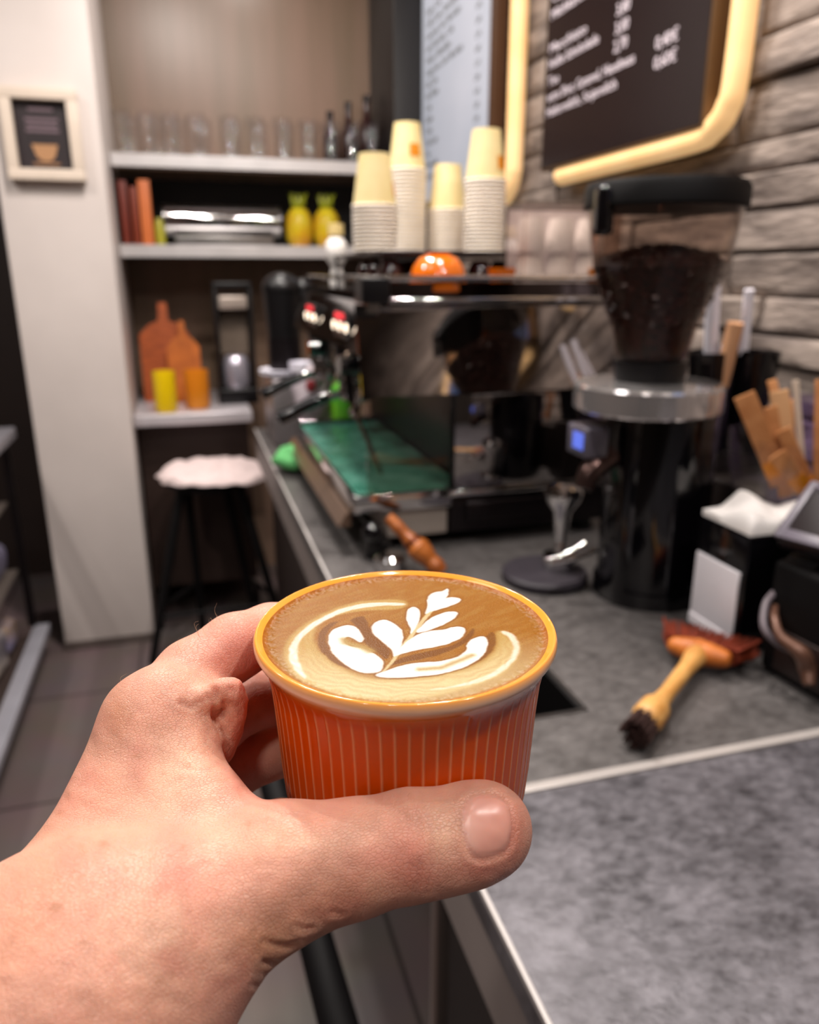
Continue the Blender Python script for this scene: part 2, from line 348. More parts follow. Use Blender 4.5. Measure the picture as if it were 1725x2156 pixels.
# middle
chain([mmcp, J(450, 1520, .256, .0108), J(520, 1478, .266, .0100), J(640, 1455, .280, .0092), J(770, 1460, .290, .0085), J(860, 1465, .292, .0078)], .003)
# ring
chain([rmcp, J(480, 1622, .268, .0104), J(560, 1583, .275, .0098), J(660, 1570, .285, .0090), J(770, 1575, .292, .0083), J(840, 1580, .292, .0075)], .003)
# little
chain([pmcp, J(520, 1770, .272, .0095), J(590, 1738, .275, .0087), J(660, 1735, .279, .0080), J(740, 1745, .281, .0074)], .003)
# thumb
tb = J(315, 1990, .176, .0205); tm = J(612, 1832, .187, .0155); ti = J(868, 1777, .1925, .0128)
cap(fore[-1], tb, .012); cap(tb, tm, .008); 
chain([tm, J(740, 1806, .190, .0134), ti, J(940, 1768, .1945, .0121), J(1000, 1752, .196, .0121), J(1028, 1745, .1965, .0112)], .0035)
# web between thumb and index, thenar
wa = J(372, 1600, .214, .008); wb = J(412, 1722, .203, .008)
tri(imcp, wa, ibase, .0105); tri(wa, wb, ibase, .0105); tri(wb, tm, tb, .0105, .006); tri(wb, tb, ibase, .0125)
tri(wb, tm, J(500, 1800, .195, .01), .0085, .005)
tri(tb, J(540, 1830, .190, .01), pbase, .0085, .008); cap(tb, J(520, 1850, .196, .013), .008)
cap(J(385, 1560, .218, .0080), J(432, 1482, .224, .0070), .005)
# fold of palm skin below the index finger
chain([J(446, 1472, .2160, .0034), J(470, 1452, .2160, .0032), J(490, 1450, .2170, .0030), J(498, 1474, .2190, .0032), J(494, 1505, .2200, .0033), J(486, 1540, .2215, .0034), J(468, 1585, .2215, .0036)], .0014)
# knuckle mounds
cap(J(312, 1512, .216, .0090), J(345, 1482, .218, .0086), .010)
# keep the skin outside the cup
sl, (X, Y, Z) = region(LO, HI)
cc = np.array([float(RT@(C0-CAM)), float(UP@(C0-CAM)), float(FW@(C0-CAM))]); zr, zu, zf = float(RT[2]), float(UP[2]), float(FW[2])
x, y, z = X-cc[0], Y-cc[1], Z-cc[2]; hz = -(x*zr+y*zu+z*zf); rad = np.sqrt(np.maximum(x*x+y*y+z*z-hz*hz, 0))
hp = np.array([-.001]+[p[0] for p in OUTP[1:]]+[.0685]); rp = np.array([.0434]+[p[1] for p in OUTP[1:]]+[.0240])
Rh = np.interp(hz, hp, rp)+.0003; dc = np.maximum(np.maximum((rad-Rh), hz-.0685), -hz-.0006)
k = .0008; a_, b_ = G, -dc; hh = np.clip(.5-.5*(a_-b_)/k, 0, 1); G = (a_*(1-hh)+b_*hh+k*hh*(1-hh)).astype(np.float32)
del rad, hz, dc, hh
def surface_nets(G):
    S = G < 0; nx, ny, nz = G.shape
    c = np.zeros((nx-1, ny-1, nz-1), np.uint8)
    for i in (0, 1):
        for j in (0, 1):
            for k in (0, 1): c += S[i:nx-1+i, j:ny-1+j, k:nz-1+k]
    act = np.argwhere((c > 0) & (c < 8)); idx = np.full(c.shape, -1, np.int32); idx[tuple(act.T)] = np.arange(len(act))
    acc = np.zeros((len(act), 3)); cnt = np.zeros(len(act))
    cor = [(i, j, k) for i in (0, 1) for j in (0, 1) for k in (0, 1)]
    for A in cor:
        for k in range(3):
            if A[k]: continue
            Bc = list(A); Bc[k] = 1
            ga = G[act[:, 0]+A[0], act[:, 1]+A[1], act[:, 2]+A[2]]; gb = G[act[:, 0]+Bc[0], act[:, 1]+Bc[1], act[:, 2]+Bc[2]]
            m = (ga < 0) != (gb < 0); t = np.where(m, ga/np.where(m, ga-gb, 1), 0)
            p = np.tile(np.array(A, float), (len(act), 1)); p[:, k] += t; acc[m] += p[m]; cnt[m] += 1
    V = act+acc/cnt[:, None]; Fq = []
    for k in range(3):
        a = [slice(None)]*3; b = [slice(None)]*3; a[k] = slice(0, -1); b[k] = slice(1, None)
        s0 = S[tuple(a)]; s1 = S[tuple(b)]; e = np.argwhere(s0 != s1); u, v = (k+1) % 3, (k+2) % 3
        e = e[(e[:, u] > 0) & (e[:, v] > 0) & (e[:, u] < G.shape[u]-1) & (e[:, v] < G.shape[v]-1)]
        def at(du, dv):
            q = e.copy(); q[:, u] += du; q[:, v] += dv; return idx[tuple(q.T)]
        q = np.stack([at(-1, -1), at(0, -1), at(0, 0), at(-1, 0)], 1); fl = s0[tuple(e.T)]
        q[~fl] = q[~fl][:, ::-1]; Fq.append(q[(q >= 0).all(1)])
    return V, np.concatenate(Fq)
V, Q = surface_nets(G)
V = LO+V*h
# Laplacian smoothing
E = np.concatenate([Q[:, [0, 1]], Q[:, [1, 2]], Q[:, [2, 3]], Q[:, [3, 0]]]); E = np.concatenate([E, E[:, ::-1]])
deg = np.bincount(E[:, 0], minlength=len(V))[:, None]
def lap(V):
    return np.stack([np.bincount(E[:, 0], weights=V[E[:, 1], k], minlength=len(V)) for k in range(3)], 1)/deg
for it in range(5): V = V+(lap(V)-V)*.6; 
def normals(V):
    n = np.cross(V[Q[:, 2]]-V[Q[:, 0]], V[Q[:, 3]]-V[Q[:, 1]]); o = np.zeros_like(V)
    for c in range(4):
        for k in range(3): o[:, k] += np.bincount(Q[:, c], weights=n[:, k], minlength=len(V))
    return o/np.maximum(np.linalg.norm(o, axis=1, keepdims=True), 1e-12)
Nn = normals(V)
# creases, nail, knuckle folds: real displacement of the skin, laid out on the side that carries them
U = np.stack([CX+F*V[:, 0]/V[:, 2], CY-F*V[:, 1]/V[:, 2]], 1)
front = np.clip(-(Nn*V).sum(1)/np.linalg.norm(V, axis=1)*4, 0, 1)*(V[:, 2] < .235)
def pline(P, pts):
    q = np.array(pts, float); d = np.full(len(P), 1e9)
    for a, b in zip(q[:-1], q[1:]):
        e = b-a; w = P-a; t = np.clip((w@e)/(e@e), 0, 1); d = np.minimum(d, np.hypot(*(w-t[:, None]*e).T))
    return d
disp = np.zeros(len(V))
def crease(pts, w, dep, side=0.):
    global disp
    d = pline(U, pts); disp -= front*dep*np.exp(-(d/w)**2); 
    if side: disp += front*side*np.exp(-((d-w*2.1)/(w*1.2))**2)
NAIL = [(981, 1690), (974, 1715), (978, 1757), (990, 1796), (1006, 1811), (1040, 1803), (1072, 1791), (1083, 1746), (1073, 1695), (1052, 1676), (1025, 1670), (1001, 1672)]
nd = pdist(U, NAIL); nm = np.clip(.5-nd/4, 0, 1)*front*(U[:, 0] > 900)
disp += front*(np.clip(-nd/9, 0, 1)*.00030-.00055*np.exp(-((nd-1)/4.5)**2)+.00028*np.exp(-((nd-14)/8)**2))
for k, (xx, dep) in enumerate(((905, .00035), (880, .00022), (855, .0002), (922, .00016), (838, .00014))):
    crease([(xx-22, 1672), (xx, 1720), (xx+8, 1770), (xx+6, 1830), (xx-8, 1880)], 5, dep, dep*.3)
crease([(630, 1985), (605, 1992), (580, 1990), (555, 1982)], 6, .0006, .0003)
crease([(610, 2025), (585, 2030), (555, 2024)], 6, .0006, .0003)
crease([(660, 1955), (640, 1956), (620, 1948)], 5, .0003, .0002)
crease([(720, 1925), (700, 1922)], 6, .0003, .0002)
crease([(590, 2085), (560, 2082), (530, 2072)], 5, .0004, .0002)
crease([(455, 1455), (448, 1480), (452, 1510), (470, 1545)], 6, .0010, .0003)
crease([(440, 1470), (400, 1490), (380, 1480)], 6, .0004, .0002)
crease([(545, 1702), (600, 1716), (640, 1716)], 6, .0004)
rs = np.random.RandomState(3)
for k in range(34):     # fine web and knuckle lines
    x0 = 430+rs.rand()*90; y0 = 1430+rs.rand()*230; x1 = x0-20-rs.rand()*70; y1 = y0+rs.randn()*35
    crease([(x0, y0), ((x0+x1)/2+rs.randn()*5, (y0+y1)/2+rs.randn()*6), (x1, y1)], 3.2, .00012)
for k in range(26):
    x0 = 395+rs.rand()*120; y0 = 1290+rs.rand()*150; s = 15+rs.rand()*40
    crease([(x0, y0), (x0+s*.8, y0+s)], 3.2, .00010)
lump = (vnoise(U, .035, 4)-.5)*.00035+(vnoise(U, .012, 6)-.5)*.0008
disp += lump*front+front*np.exp(-(((U[:, 0]-492)/32)**2+((U[:, 1]-1500)/75)**2))*(vnoise(U, .055, 14, 2)-.5)*.0022
V = V+Nn*disp[:, None]
for it in range(1): V = V+(lap(V)-V)*.35
# skin's own colour: redder over joints, paler between, freckles
skin = np.array(lin('#d89d86')); pink = np.array(lin('#d2796a')); redd = np.array(lin('#b04a3c')); pale = np.array(lin('#e0b99c')); tan_ = np.array(lin('#b8794f'))
C = np.tile(skin, (len(V), 1))
def blob(px, py, sx, sy, col, op, rot=0):
    global C
    dx, dy = U[:, 0]-px, U[:, 1]-py; c, s = math.cos(rot), math.sin(rot); a, b = (dx*c+dy*s)/sx, (-dx*s+dy*c)/sy
    k = (np.exp(-(a*a+b*b))*op)[:, None]; C = C*(1-k)+col*k
blob(880, 1800, 80, 60, pink, .55); blob(880, 1850, 60, 35, redd, .35); blob(1080, 1760, 30, 80, redd, .45); blob(930, 1760, 40, 70, pale, .5)
blob(1020, 1835, 60, 30, pink, .5); blob(510, 1600, 40, 90, pink, .5); blob(480, 1660, 70, 40, pink, .45); blob(500, 1500, 30, 60, redd, .08)
blob(540, 1380, 60, 80, pink, .5); blob(440, 1350, 70, 60, pink, .3); blob(380, 1640, 120, 110, pale, .5); blob(620, 1760, 140, 40, pale, .5)
blob(560, 1990, 70, 60, tan_, .5); blob(700, 1900, 120, 50, tan_, .35, -.3); blob(60, 1900, 80, 250, tan_, .25, .6); blob(250, 1500, 30, 60, tan_, .35)
blob(300, 1850, 160, 60, pink, .15); blob(330, 1960, 120, 120, pale, .35)
mo = vnoise(U, .02, 8, 4)[:, None]; C = C*(1-(mo > 0)*(mo-.5)*.35); m2 = np.clip((vnoise(U, .009, 12, 3)-.5)*2.2, 0, 1)[:, None]; C = C*(1-m2*.5)+pink*m2*.5
for k in range(70):
    px = rs.rand()*600; py = 1500+rs.rand()*650; blob(px, py, 4+rs.rand()*4, 4+rs.rand()*5, tan_*.75, .12+.25*rs.rand())
blob(118, 1907, 12, 9, tan_*.7, .6, -.5); blob(217, 1777, 10, 8, tan_*.7, .5); blob(143, 1640, 10, 9, redd, .45)
nb = np.array(lin('#d39787')); k = nm[:, None]; lun = np.exp(-(((U[:, 0]-985)/26)**2+((U[:, 1]-1750)/55)**2))[:, None]
C = C*(1-k)+(nb*(1-lun*.4)+np.array(lin('#e8bfb0'))*lun*.4)*k
Wd = CAM+V[:, :1]*RT+V[:, 1:2]*UP+V[:, 2:3]*FW
me = bpy.data.meshes.new('person'); me.vertices.add(len(Wd)); me.vertices.foreach_set('co', Wd.astype(np.float32).ravel())
me.loops.add(Q.size); me.loops.foreach_set('vertex_index', Q.astype(np.int32).ravel())
me.polygons.add(len(Q)); me.polygons.foreach_set('loop_start', np.arange(len(Q), dtype=np.int32)*4); me.polygons.foreach_set('loop_total', np.full(len(Q), 4, np.int32))
me.update(calc_edges=True); me.validate()
at = me.color_attributes.new('skin', 'FLOAT_COLOR', 'POINT'); at.data.foreach_set('color', np.concatenate([C, nm[:, None]], 1).astype(np.float32).ravel())
ms = bpy.data.materials.new('skin'); ms.use_nodes = True; nt = ms.node_tree; N = nt.nodes; L = nt.links; b = N['Principled BSDF']
at = N.new('ShaderNodeAttribute'); at.attribute_name = 'skin'; L.new(at.outputs['Color'], b.inputs['Base Color'])
rr = N.new('ShaderNodeMapRange'); rr.inputs['To Min'].default_value = .48; rr.inputs['To Max'].default_value = .33; L.new(at.outputs['Alpha'], rr.inputs['Value']); L.new(rr.outputs[0], b.inputs['Roughness'])
b.inputs['Subsurface Weight'].default_value = .45; b.inputs['Subsurface Radius'].default_value = (.006, .0022, .0012); b.inputs['Subsurface Scale'].default_value = 1; b.inputs['Specular IOR Level'].default_value = .45
tc = N.new('ShaderNodeTexCoord'); mp = N.new('ShaderNodeMapping'); mp.inputs['Rotation'].default_value = (.4, .3, .6); mp.inputs['Scale'].default_value = (1, 1.9, 1)
L.new(tc.outputs['Object'], mp.inputs['Vector'])
vo = N.new('ShaderNodeTexVoronoi'); vo.feature = 'DISTANCE_TO_EDGE'; vo.inputs['Scale'].default_value = 900; L.new(mp.outputs[0], vo.inputs['Vector'])
cl = N.new('ShaderNodeMapRange'); cl.inputs['From Max'].default_value = .12; L.new(vo.outputs['Distance'], cl.inputs['Value'])
n2 = N.new('ShaderNodeTexNoise'); n2.inputs['Scale'].default_value = 900; n2.inputs['Detail'].default_value = 4; L.new(tc.outputs['Object'], n2.inputs['Vector'])
ad = N.new('ShaderNodeMath'); ad.operation = 'ADD'; L.new(cl.outputs[0], ad.inputs[0]); L.new(n2.outputs['Fac'], ad.inputs[1])
inv = N.new('ShaderNodeMath'); inv.operation = 'SUBTRACT'; inv.inputs[0].default_value = 1; L.new(at.outputs['Alpha'], inv.inputs[1])
mu = N.new('ShaderNodeMath'); mu.operation = 'MULTIPLY'; L.new(ad.outputs[0], mu.inputs[0]); L.new(inv.outputs[0], mu.inputs[1])
bp = N.new('ShaderNodeBump'); bp.inputs['Distance'].default_value = .00010; bp.inputs['Strength'].default_value = 1; L.new(mu.outputs[0], bp.inputs['Height']); L.new(bp.outputs[0], b.inputs['Normal'])
person = link('person', me, ms, None, ang=180)
bm = B(); rs = np.random.RandomState(8)
for (px, py, d, n) in ((470, 1305, .240, 4), (425, 1340, .234, 4), (385, 1385, .228, 3), (285, 1432, .218, 1)):
    for q in range(n):
        ox, oy = rs.randn()*12, rs.randn()*9; a = pt(px+ox, py+oy+10, d); b_ = pt(px+ox-8-rs.rand()*8, py+oy-12-rs.rand()*6, d-.001); c_ = pt(px+ox-4+rs.randn()*8, py+oy-20-rs.rand()*12, d-.001)
        tube(bm, [a, b_, c_], [.000035, .00003, .00001], 4)
hr = obj('arm_hair', bm, mat('fair_hair', '#d8b496', .5), person); hr['kind'] = 'stuff'
tag(person, "light-skinned left hand and wrist, thumb and fingers wrapped around the orange cup", 'person')
# ================================================================ materials
steel = mat('brushed_steel', '#9a9794', .28, 1, '#868280', 6, stretch=(1, 12, 1), bump=.0002, bscale=30)
chrome = mat('chrome', '#d8d6d6', .07, 1)
mirror = mat('mirror_steel', '#b9b4b2', .05, 1, '#aaa5a4', 3)
dmetal = mat('dark_metal', '#2a2527', .3, .8)
black = mat('black_plastic', '#0b090b', .35, 0)
bmatte = mat('black_matte', '#0a0809', .6, spec=.2)
bgloss = mat('black_gloss', '#08070a', .12, coat=.4)
white = mat('white_plastic', '#e9e4e8', .35)
ceram = mat('white_ceramic', '#efeae6', .2)
wood = mat('light_wood', '#d6a35f', .5, 0, '#b9813f', 30, stretch=(1, 1, 6))
owood = mat('orange_wood', '#b4561f', .5, 0, '#8f3f12', 20, stretch=(1, 1, 5))
dwood = mat('dark_wood', '#2a1610', .5, 0, '#1b0e0a', 12)
glassm = thin('clear_glass', '#fafafa', 1.2)
glass2 = thin('thin_clear_plastic', '#f0eae6', 1.0)
orange = mat('orange_gloss', '#d96a10', .12, coat=.5)
org2 = mat('orange_print', '#e08a12', .5)
# ================================================================ room shell
def floor_mat():
    m = bpy.data.materials.new('floor_tiles'); m.use_nodes = True; nt = m.node_tree; N = nt.nodes; L = nt.links; b = N['Principled BSDF']
    tc = N.new('ShaderNodeTexCoord'); mp = N.new('ShaderNodeMapping'); mp.inputs['Location'].default_value = (.16, .17, 0); L.new(tc.outputs['Generated'], mp.inputs[0])
    mp.vector_type = 'POINT'; mp.inputs['Scale'].default_value = (3.6/1, 7.0/1, 1)
    br = N.new('ShaderNodeTexBrick'); br.offset = 0; br.inputs['Scale'].default_value = 1; br.inputs['Mortar Size'].default_value = .006; br.inputs['Brick Width'].default_value = .6; br.inputs['Row Height'].default_value = .6
    br.inputs['Color1'].default_value = (*lin('#6f6260'), 1); br.inputs['Color2'].default_value = (*lin('#685b59'), 1); br.inputs['Mortar'].default_value = (*lin('#473d3b'), 1)
    L.new(mp.outputs[0], br.inputs['Vector']); n = N.new('ShaderNodeTexNoise'); n.inputs['Scale'].default_value = 5; n.inputs['Detail'].default_value = 6; L.new(tc.outputs['Object'], n.inputs['Vector'])
    mx = N.new('ShaderNodeMix'); mx.data_type = 'RGBA'; mx.blend_type = 'MULTIPLY'; mx.inputs['Factor'].default_value = .35
    L.new(br.outputs['Color'], mx.inputs['A']); L.new(n.outputs['Color'], mx.inputs['B']); L.new(mx.outputs['Result'], b.inputs['Base Color']); b.inputs['Roughness'].default_value = .42
    return m
bm = B(); box(bm, -2.5, 1.1, -2.6, 4.4, -.1, 0); struct('floor', bm, floor_mat())
bm = B(); box(bm, -2.5, 1.1, -2.6, 4.4, 2.9, 3.0); struct('ceiling', bm, mat('ceiling_paint', '#b5a596', .8))
wallp = mat('brown_wall_paint', '#82695a', .3, 0, '#73604f', 3, stretch=(3, 1, .25))
bm = B(); box(bm, -.21, 1.06, 3.72, 3.80, 0, 2.9); struct('wall_back', bm, wallp)
bm = B(); box(bm, -2.5, -.21, 3.9, 4.0, 0, 2.9); struct('wall_back_left', bm, mat('dark_brown_wall', '#2e211d', .6))
bm = B(); box(bm, -2.6, -2.5, -2.6, 4.4, 0, 2.9); struct('wall_left', bm, mat('taupe_wall', '#4a3f39', .7))
bm = B(); box(bm, -2.5, 1.1, -2.7, -2.6, 0, 2.9); struct('wall_front', bm, mat('taupe_wall_rear', '#3c332e', .7))
pill = mat('white_plaster', '#cfc5c0', .45, 0, '#c4bab5', 2)
bm = B(); box(bm, -.545, -.21, 3.0, 3.72, .0, 2.9, .004); struct('wall_pillar', bm, pill, True)
bm = B(); box(bm, -.550, -.205, 2.994, 3.72, 0, .035, .002); struct('baseboard_pillar', bm, mat('grey_skirting', '#5a4f4b', .5))
bm = B(); box(bm, .885, 1.06, 3.30, 3.72, 0, 2.9, .003); struct('trim_1', bm, mat('black_column', '#0d0808', .45), True)
# stone wall
def stone_wall():
    bm = B(); zs = [0, .12, .25, .36, .50, .62, .74, .83, .93, 1.01, 1.09, 1.165, 1.251, 1.307, 1.376, 1.455, 1.536, 1.60, 1.655, 1.76, 1.83, 1.93, 2.02, 2.10, 2.2, 2.3, 2.42, 2.52, 2.64, 2.78, 2.9]
    rs = random.Random(11); deep = {1.376, 1.536, 1.76, 1.307, 1.655, 1.93}
    for z0, z1 in zip(zs[:-1], zs[1:]):
        y = -2.6+rs.random()*.3; ys = [-2.6]
        while y < 3.3: ys.append(y); y += .28+rs.random()*.55
        ys.append(3.3)
        for ya, yb in zip(ys[:-1], ys[1:]):
            if yb-ya < .02: continue
            f = 1.056+rs.random()*.018; tilt = (rs.random()-.5)*.014; t2 = (rs.random()-.5)*.012
            ny = max(2, int((yb-ya)/.035)); nz = 4; g = .0045 if z1 in deep else .0012; gy = .0012
            def fx(u, v, y, z):
                e = min(u, 1-u)*(yb-ya); e2 = min(v, 1-v)*(z1-z0); c = max(0, .006-e)*.8+max(0, .006-e2)*.8
                return f+tilt*(v-.5)+t2*(u-.5)+c+(noise.noise(Vector((y*9, z*22, f*50)))*.005+noise.noise(Vector((y*30, z*60, 3)))*.0022)
            us = [0, .05]+[i/ny for i in range(1, ny)]+[.95, 1]; us = sorted(set(us)); vs_ = [0, .08, .3, .5, .7, .92, 1]
            grid = [[bm.verts.new((fx(u, v, ya+(yb-ya)*u, z0+(z1-z0)*v), ya+gy+(yb-ya-2*gy)*u, z0+g+(z1-z0-g-.001)*v)) for v in vs_] for u in us]
            for i in range(len(us)-1):
                for j in range(len(vs_)-1): bm.faces.new((grid[i][j], grid[i][j+1], grid[i+1][j+1], grid[i+1][j]))
            rim = [grid[i][0] for i in range(len(us))]+[grid[-1][j] for j in range(1, len(vs_))]+[grid[i][-1] for i in range(len(us)-2, -1, -1)]+[grid[0][j] for j in range(len(vs_)-2, 0, -1)]
            bk = [bm.verts.new((1.10, v.co.y, v.co.z)) for v in rim]
            for i in range(len(rim)): j = (i+1) % len(rim); bm.faces.new((rim[i], rim[j], bk[j], bk[i]))
    box(bm, 1.10, 1.2, -2.6, 3.9, 0, 2.9)
    m = mat('stacked_slate', '#95877e', .7, 0, '#564b46', 9, bump=.0045, bscale=38, stretch=(1, .6, 2.4), detail=9, contrast=(.38, .66))
    struct('wall_right', bm, m, True)
stone_wall()

# ================================================================ counter
def ctop_mat(name, a, b_, r0):
    m = bpy.data.materials.new(name); m.use_nodes = True; nt = m.node_tree; N = nt.nodes; L = nt.links; b = N['Principled BSDF']
    tc = N.new('ShaderNodeTexCoord')
    def nz(s, st=(1, 1, 1), d=6):
        mp = N.new('ShaderNodeMapping'); mp.inputs['Scale'].default_value = st; mp.inputs['Rotation'].default_value = (0, 0, .5); L.new(tc.outputs['Object'], mp.inputs[0])
        n = N.new('ShaderNodeTexNoise'); n.inputs['Scale'].default_value = s; n.inputs['Detail'].default_value = d; n.inputs['Roughness'].default_value = .65; L.new(mp.outputs[0], n.inputs['Vector']); return n
    n1, n2, n3 = nz(16), nz(55, (1, 1.6, 1)), nz(160)
    r = N.new('ShaderNodeValToRGB'); e = r.color_ramp.elements; e[0].position = .36; e[1].position = .66; e[0].color = (*lin(a), 1); e[1].color = (*lin(b_), 1)
    mm = N.new('ShaderNodeMath'); mm.operation = 'ADD'; m2 = N.new('ShaderNodeMath'); m2.operation = 'MULTIPLY_ADD'; m2.inputs[1].default_value = .45; 
    L.new(n2.outputs['Fac'], m2.inputs[0]); m2.inputs[2].default_value = 0; m3 = N.new('ShaderNodeMath'); m3.operation = 'MULTIPLY_ADD'; m3.inputs[1].default_value = .55
    L.new(n1.outputs['Fac'], m3.inputs[0]); L.new(m2.outputs[0], m3.inputs[2]); L.new(m3.outputs[0], r.inputs['Fac']); L.new(r.outputs[0], b.inputs['Base Color'])
    rr = N.new('ShaderNodeMapRange'); rr.inputs['From Min'].default_value = .35; rr.inputs['From Max'].default_value = .65; rr.inputs['To Min'].default_value = r0; rr.inputs['To Max'].default_value = r0+.16
    L.new(n2.outputs['Fac'], rr.inputs['Value']); L.new(rr.outputs[0], b.inputs['Roughness']); b.inputs['Metallic'].default_value = .35
    bp = N.new('ShaderNodeBump'); bp.inputs['Distance'].default_value = .0006; L.new(n3.outputs['Fac'], bp.inputs['Height']); L.new(bp.outputs[0], b.inputs['Normal'])
    return m
trim = mat('pale_edge_trim', '#cfc9c6', .45, .3)
cm1 = ctop_mat('worn_zinc_near', '#3a373b', '#7b787e', .32); cm2 = ctop_mat('worn_zinc_far', '#4a4645', '#6e6a69', .34)
XE, XW, ZC = .205, 1.035, .92
t = thing('worktop', 'grey mottled metal worktop slab nearest the camera, in front of the pale seam', 'worktop', ((XE+XW)/2, -.2, .80))
bm = B(); box(bm, XE, XW, -1.4, .597, .885, ZC, .0015); obj('slab', bm, cm1, t)
bm = B(); box(bm, XE-.001, XE+.003, -1.4, .597, .914, ZC+.001, .0008); o = obj('edge_trim', bm, trim, t)
bm = B(); box(bm, XE+.001, XE+.03, -1.4, .597, .812, .885); obj('front_lip', bm, mat('taupe_metal', '#8d827e', .5), t)
t = thing('worktop', 'grey metal worktop slab behind the pale seam, carrying the espresso machine', 'worktop', ((XE+XW)/2, 1.6, .80))
bm = B()   # slab with a rectangular opening
hx0, hx1, hy0, hy1 = .245, .425, .722, .905
box(bm, XE, hx0, .611, 2.6, .885, ZC); box(bm, hx1, XW, .611, 2.6, .885, ZC); box(bm, hx0, hx1, .611, hy0, .885, ZC); box(bm, hx0, hx1, hy1, 2.6, .885, ZC)
obj('slab', bm, cm2, t, False)
bm = B(); box(bm, XE-.001, XE+.003, .611, 2.6, .914, ZC+.001, .0008); obj('edge_trim', bm, trim, t)
bm = B(); box(bm, XE+.001, XE+.03, .611, 2.6, .812, .885); obj('front_lip', bm, mat('taupe_metal_far', '#8d827e', .5), t)
bm = B(); box(bm, XE, XW-.02, .598, .6105, .8115, ZC+.0015, .001); o = obj('seam_strip', bm, mat('pale_strip', '#b9b2ae', .3, .3), None); tag(o, 'thin pale strip joining the two grey worktop slabs', 'strip')
t = thing('waste_chute', 'black open rectangular chute sunk in the worktop behind the cup', 'chute', ((hx0+hx1)/2, (hy0+hy1)/2, .70))
bm = B(); box(bm, hx0+.001, hx0+.005, hy0+.001, hy1-.001, .70, ZC-.001); box(bm, hx1-.005, hx1-.001, hy0+.001, hy1-.001, .70, ZC-.001); box(bm, hx0+.005, hx1-.005, hy0+.001, hy0+.005, .70, ZC-.001); box(bm, hx0+.005, hx1-.005, hy1-.005, hy1-.001, .70, ZC-.001); box(bm, hx0+.005, hx1-.005, hy0+.005, hy1-.005, .70, .704)
obj('liner', bm, bmatte, t, False)
bm = B()
for a in ((hx1+.0005, hx1+.0035, hy0-.0035, hy1), (hx0, hx1+.0035, hy0-.0035, hy0-.0005)): box(bm, *a, ZC+.0002, ZC+.0022)
obj('rim', bm, steel, t, False)
# cabinets below
und = mat('dark_cabinet', '#120b0a', .5)
t = thing('base_cabinet', 'black counter cabinet under the nearest worktop slab, with a steel corner post', 'cabinet', (.6, .0, 0))
bm = B(); box(bm, .212, XW-.01, -1.4, .59, .0, .811); obj('carcass', bm, und, t, False)
bm = B(); box(bm, .204, .222, .6115, .629, 0, .811, .003); obj('post', bm, mat('post_metal', '#8a7c76', .3, .7), t)

t = thing('base_cabinet', 'dark brown cabinet under the far worktop slab, beneath the espresso machine', 'cabinet', (.6, 2.0, 0))
bm = B(); box(bm, .25, XW-.01, 1.46, 2.6, .0, .811); obj('carcass', bm, mat('brown_cabinet', '#2e211d', .45), t, False)
bm = B(); box(bm, .30, XW-.01, 1.47, 2.6, .812, .884); obj('rail', bm, und, t, False)
# ================================================================ espresso machine
em = thing('espresso_machine', 'long chrome espresso machine standing on the counter in front of the menu screens', 'espresso machine', (.55, 1.7, ZC))
bm = B(); box(bm, .325, .80, 1.357, 2.15, 1.215, 1.372, .01); box(bm, .50, .80, 1.335, 2.15, 1.03, 1.215, .004); obj('body', bm, dmetal, em)
def curved_panel():
    bm = B(); nx, nz = 40, 16; out = []
    for side in (0, 1):
        g = []
        for i in range(nx+1):
            row = []
            for j in range(nz+1):
                u, v = i/nx, j/nz; x = .289+.511*u; z = 1.214+(1.368-1.214)*v
                y = 1.300+.046*v+.004*math.sin(5.5*u+1)*v+side*.006
                row.append(bm.verts.new((x, y, z)))
            g.append(row)
        for i in range(nx):
            for j in range(nz):
                q = (g[i][j], g[i+1][j], g[i+1][j+1], g[i][j+1]); bm.faces.new(q if side == 0 else q[::-1])
        out.append(g)
    a, b = out
    for i in range(nx):
        bm.faces.new((a[i+1][0], a[i][0], b[i][0], b[i+1][0])); bm.faces.new((a[i][nz], a[i+1][nz], b[i+1][nz], b[i][nz]))
    for j in range(nz):
        bm.faces.new((a[0][j], a[0][j+1], b[0][j+1], b[0][j])); bm.faces.new((a[nx][j+1], a[nx][j], b[nx][j], b[nx][j+1]))
    return bm
obj('side_panel', curved_panel(), mirror, em)
bm = B(); box(bm, .462, .80, 1.318, 1.333, 1.032, 1.210, .002); obj('lower_side_panel', bm, mirror, em)
bm = B(); box(bm, .336, .455, 1.322, 2.10, .945, 1.018, .003); obj('base_panel', bm, mat('base_steel', '#b8aca2', .35, .3), em)
bm = B(); box(bm, .459, .80, 1.322, 2.15, .945, 1.029, .003); box(bm, .49, .66, 1.312, 1.323, .965, 1.005, .004); obj('base', bm, dmetal, em)
bm = B(); box(bm, .459, .80, 1.314, 1.322, 1.018, 1.029, .001); obj('base_strip', bm, chrome, em)
for fx, fy in ((.315, 1.30), (.76, 1.36), (.315, 2.08), (.76, 2.08)):
    bm = B(); cyl(bm, (fx, fy, ZC), (fx, fy, .948), .021); cyl(bm, (fx, fy, ZC), (fx, fy, .925), .026); obj('foot', bm, black, em)
bm = B(); sphere(bm, (.300, 1.285, .972), .020); obj('drain_knob', bm, bgloss, em)
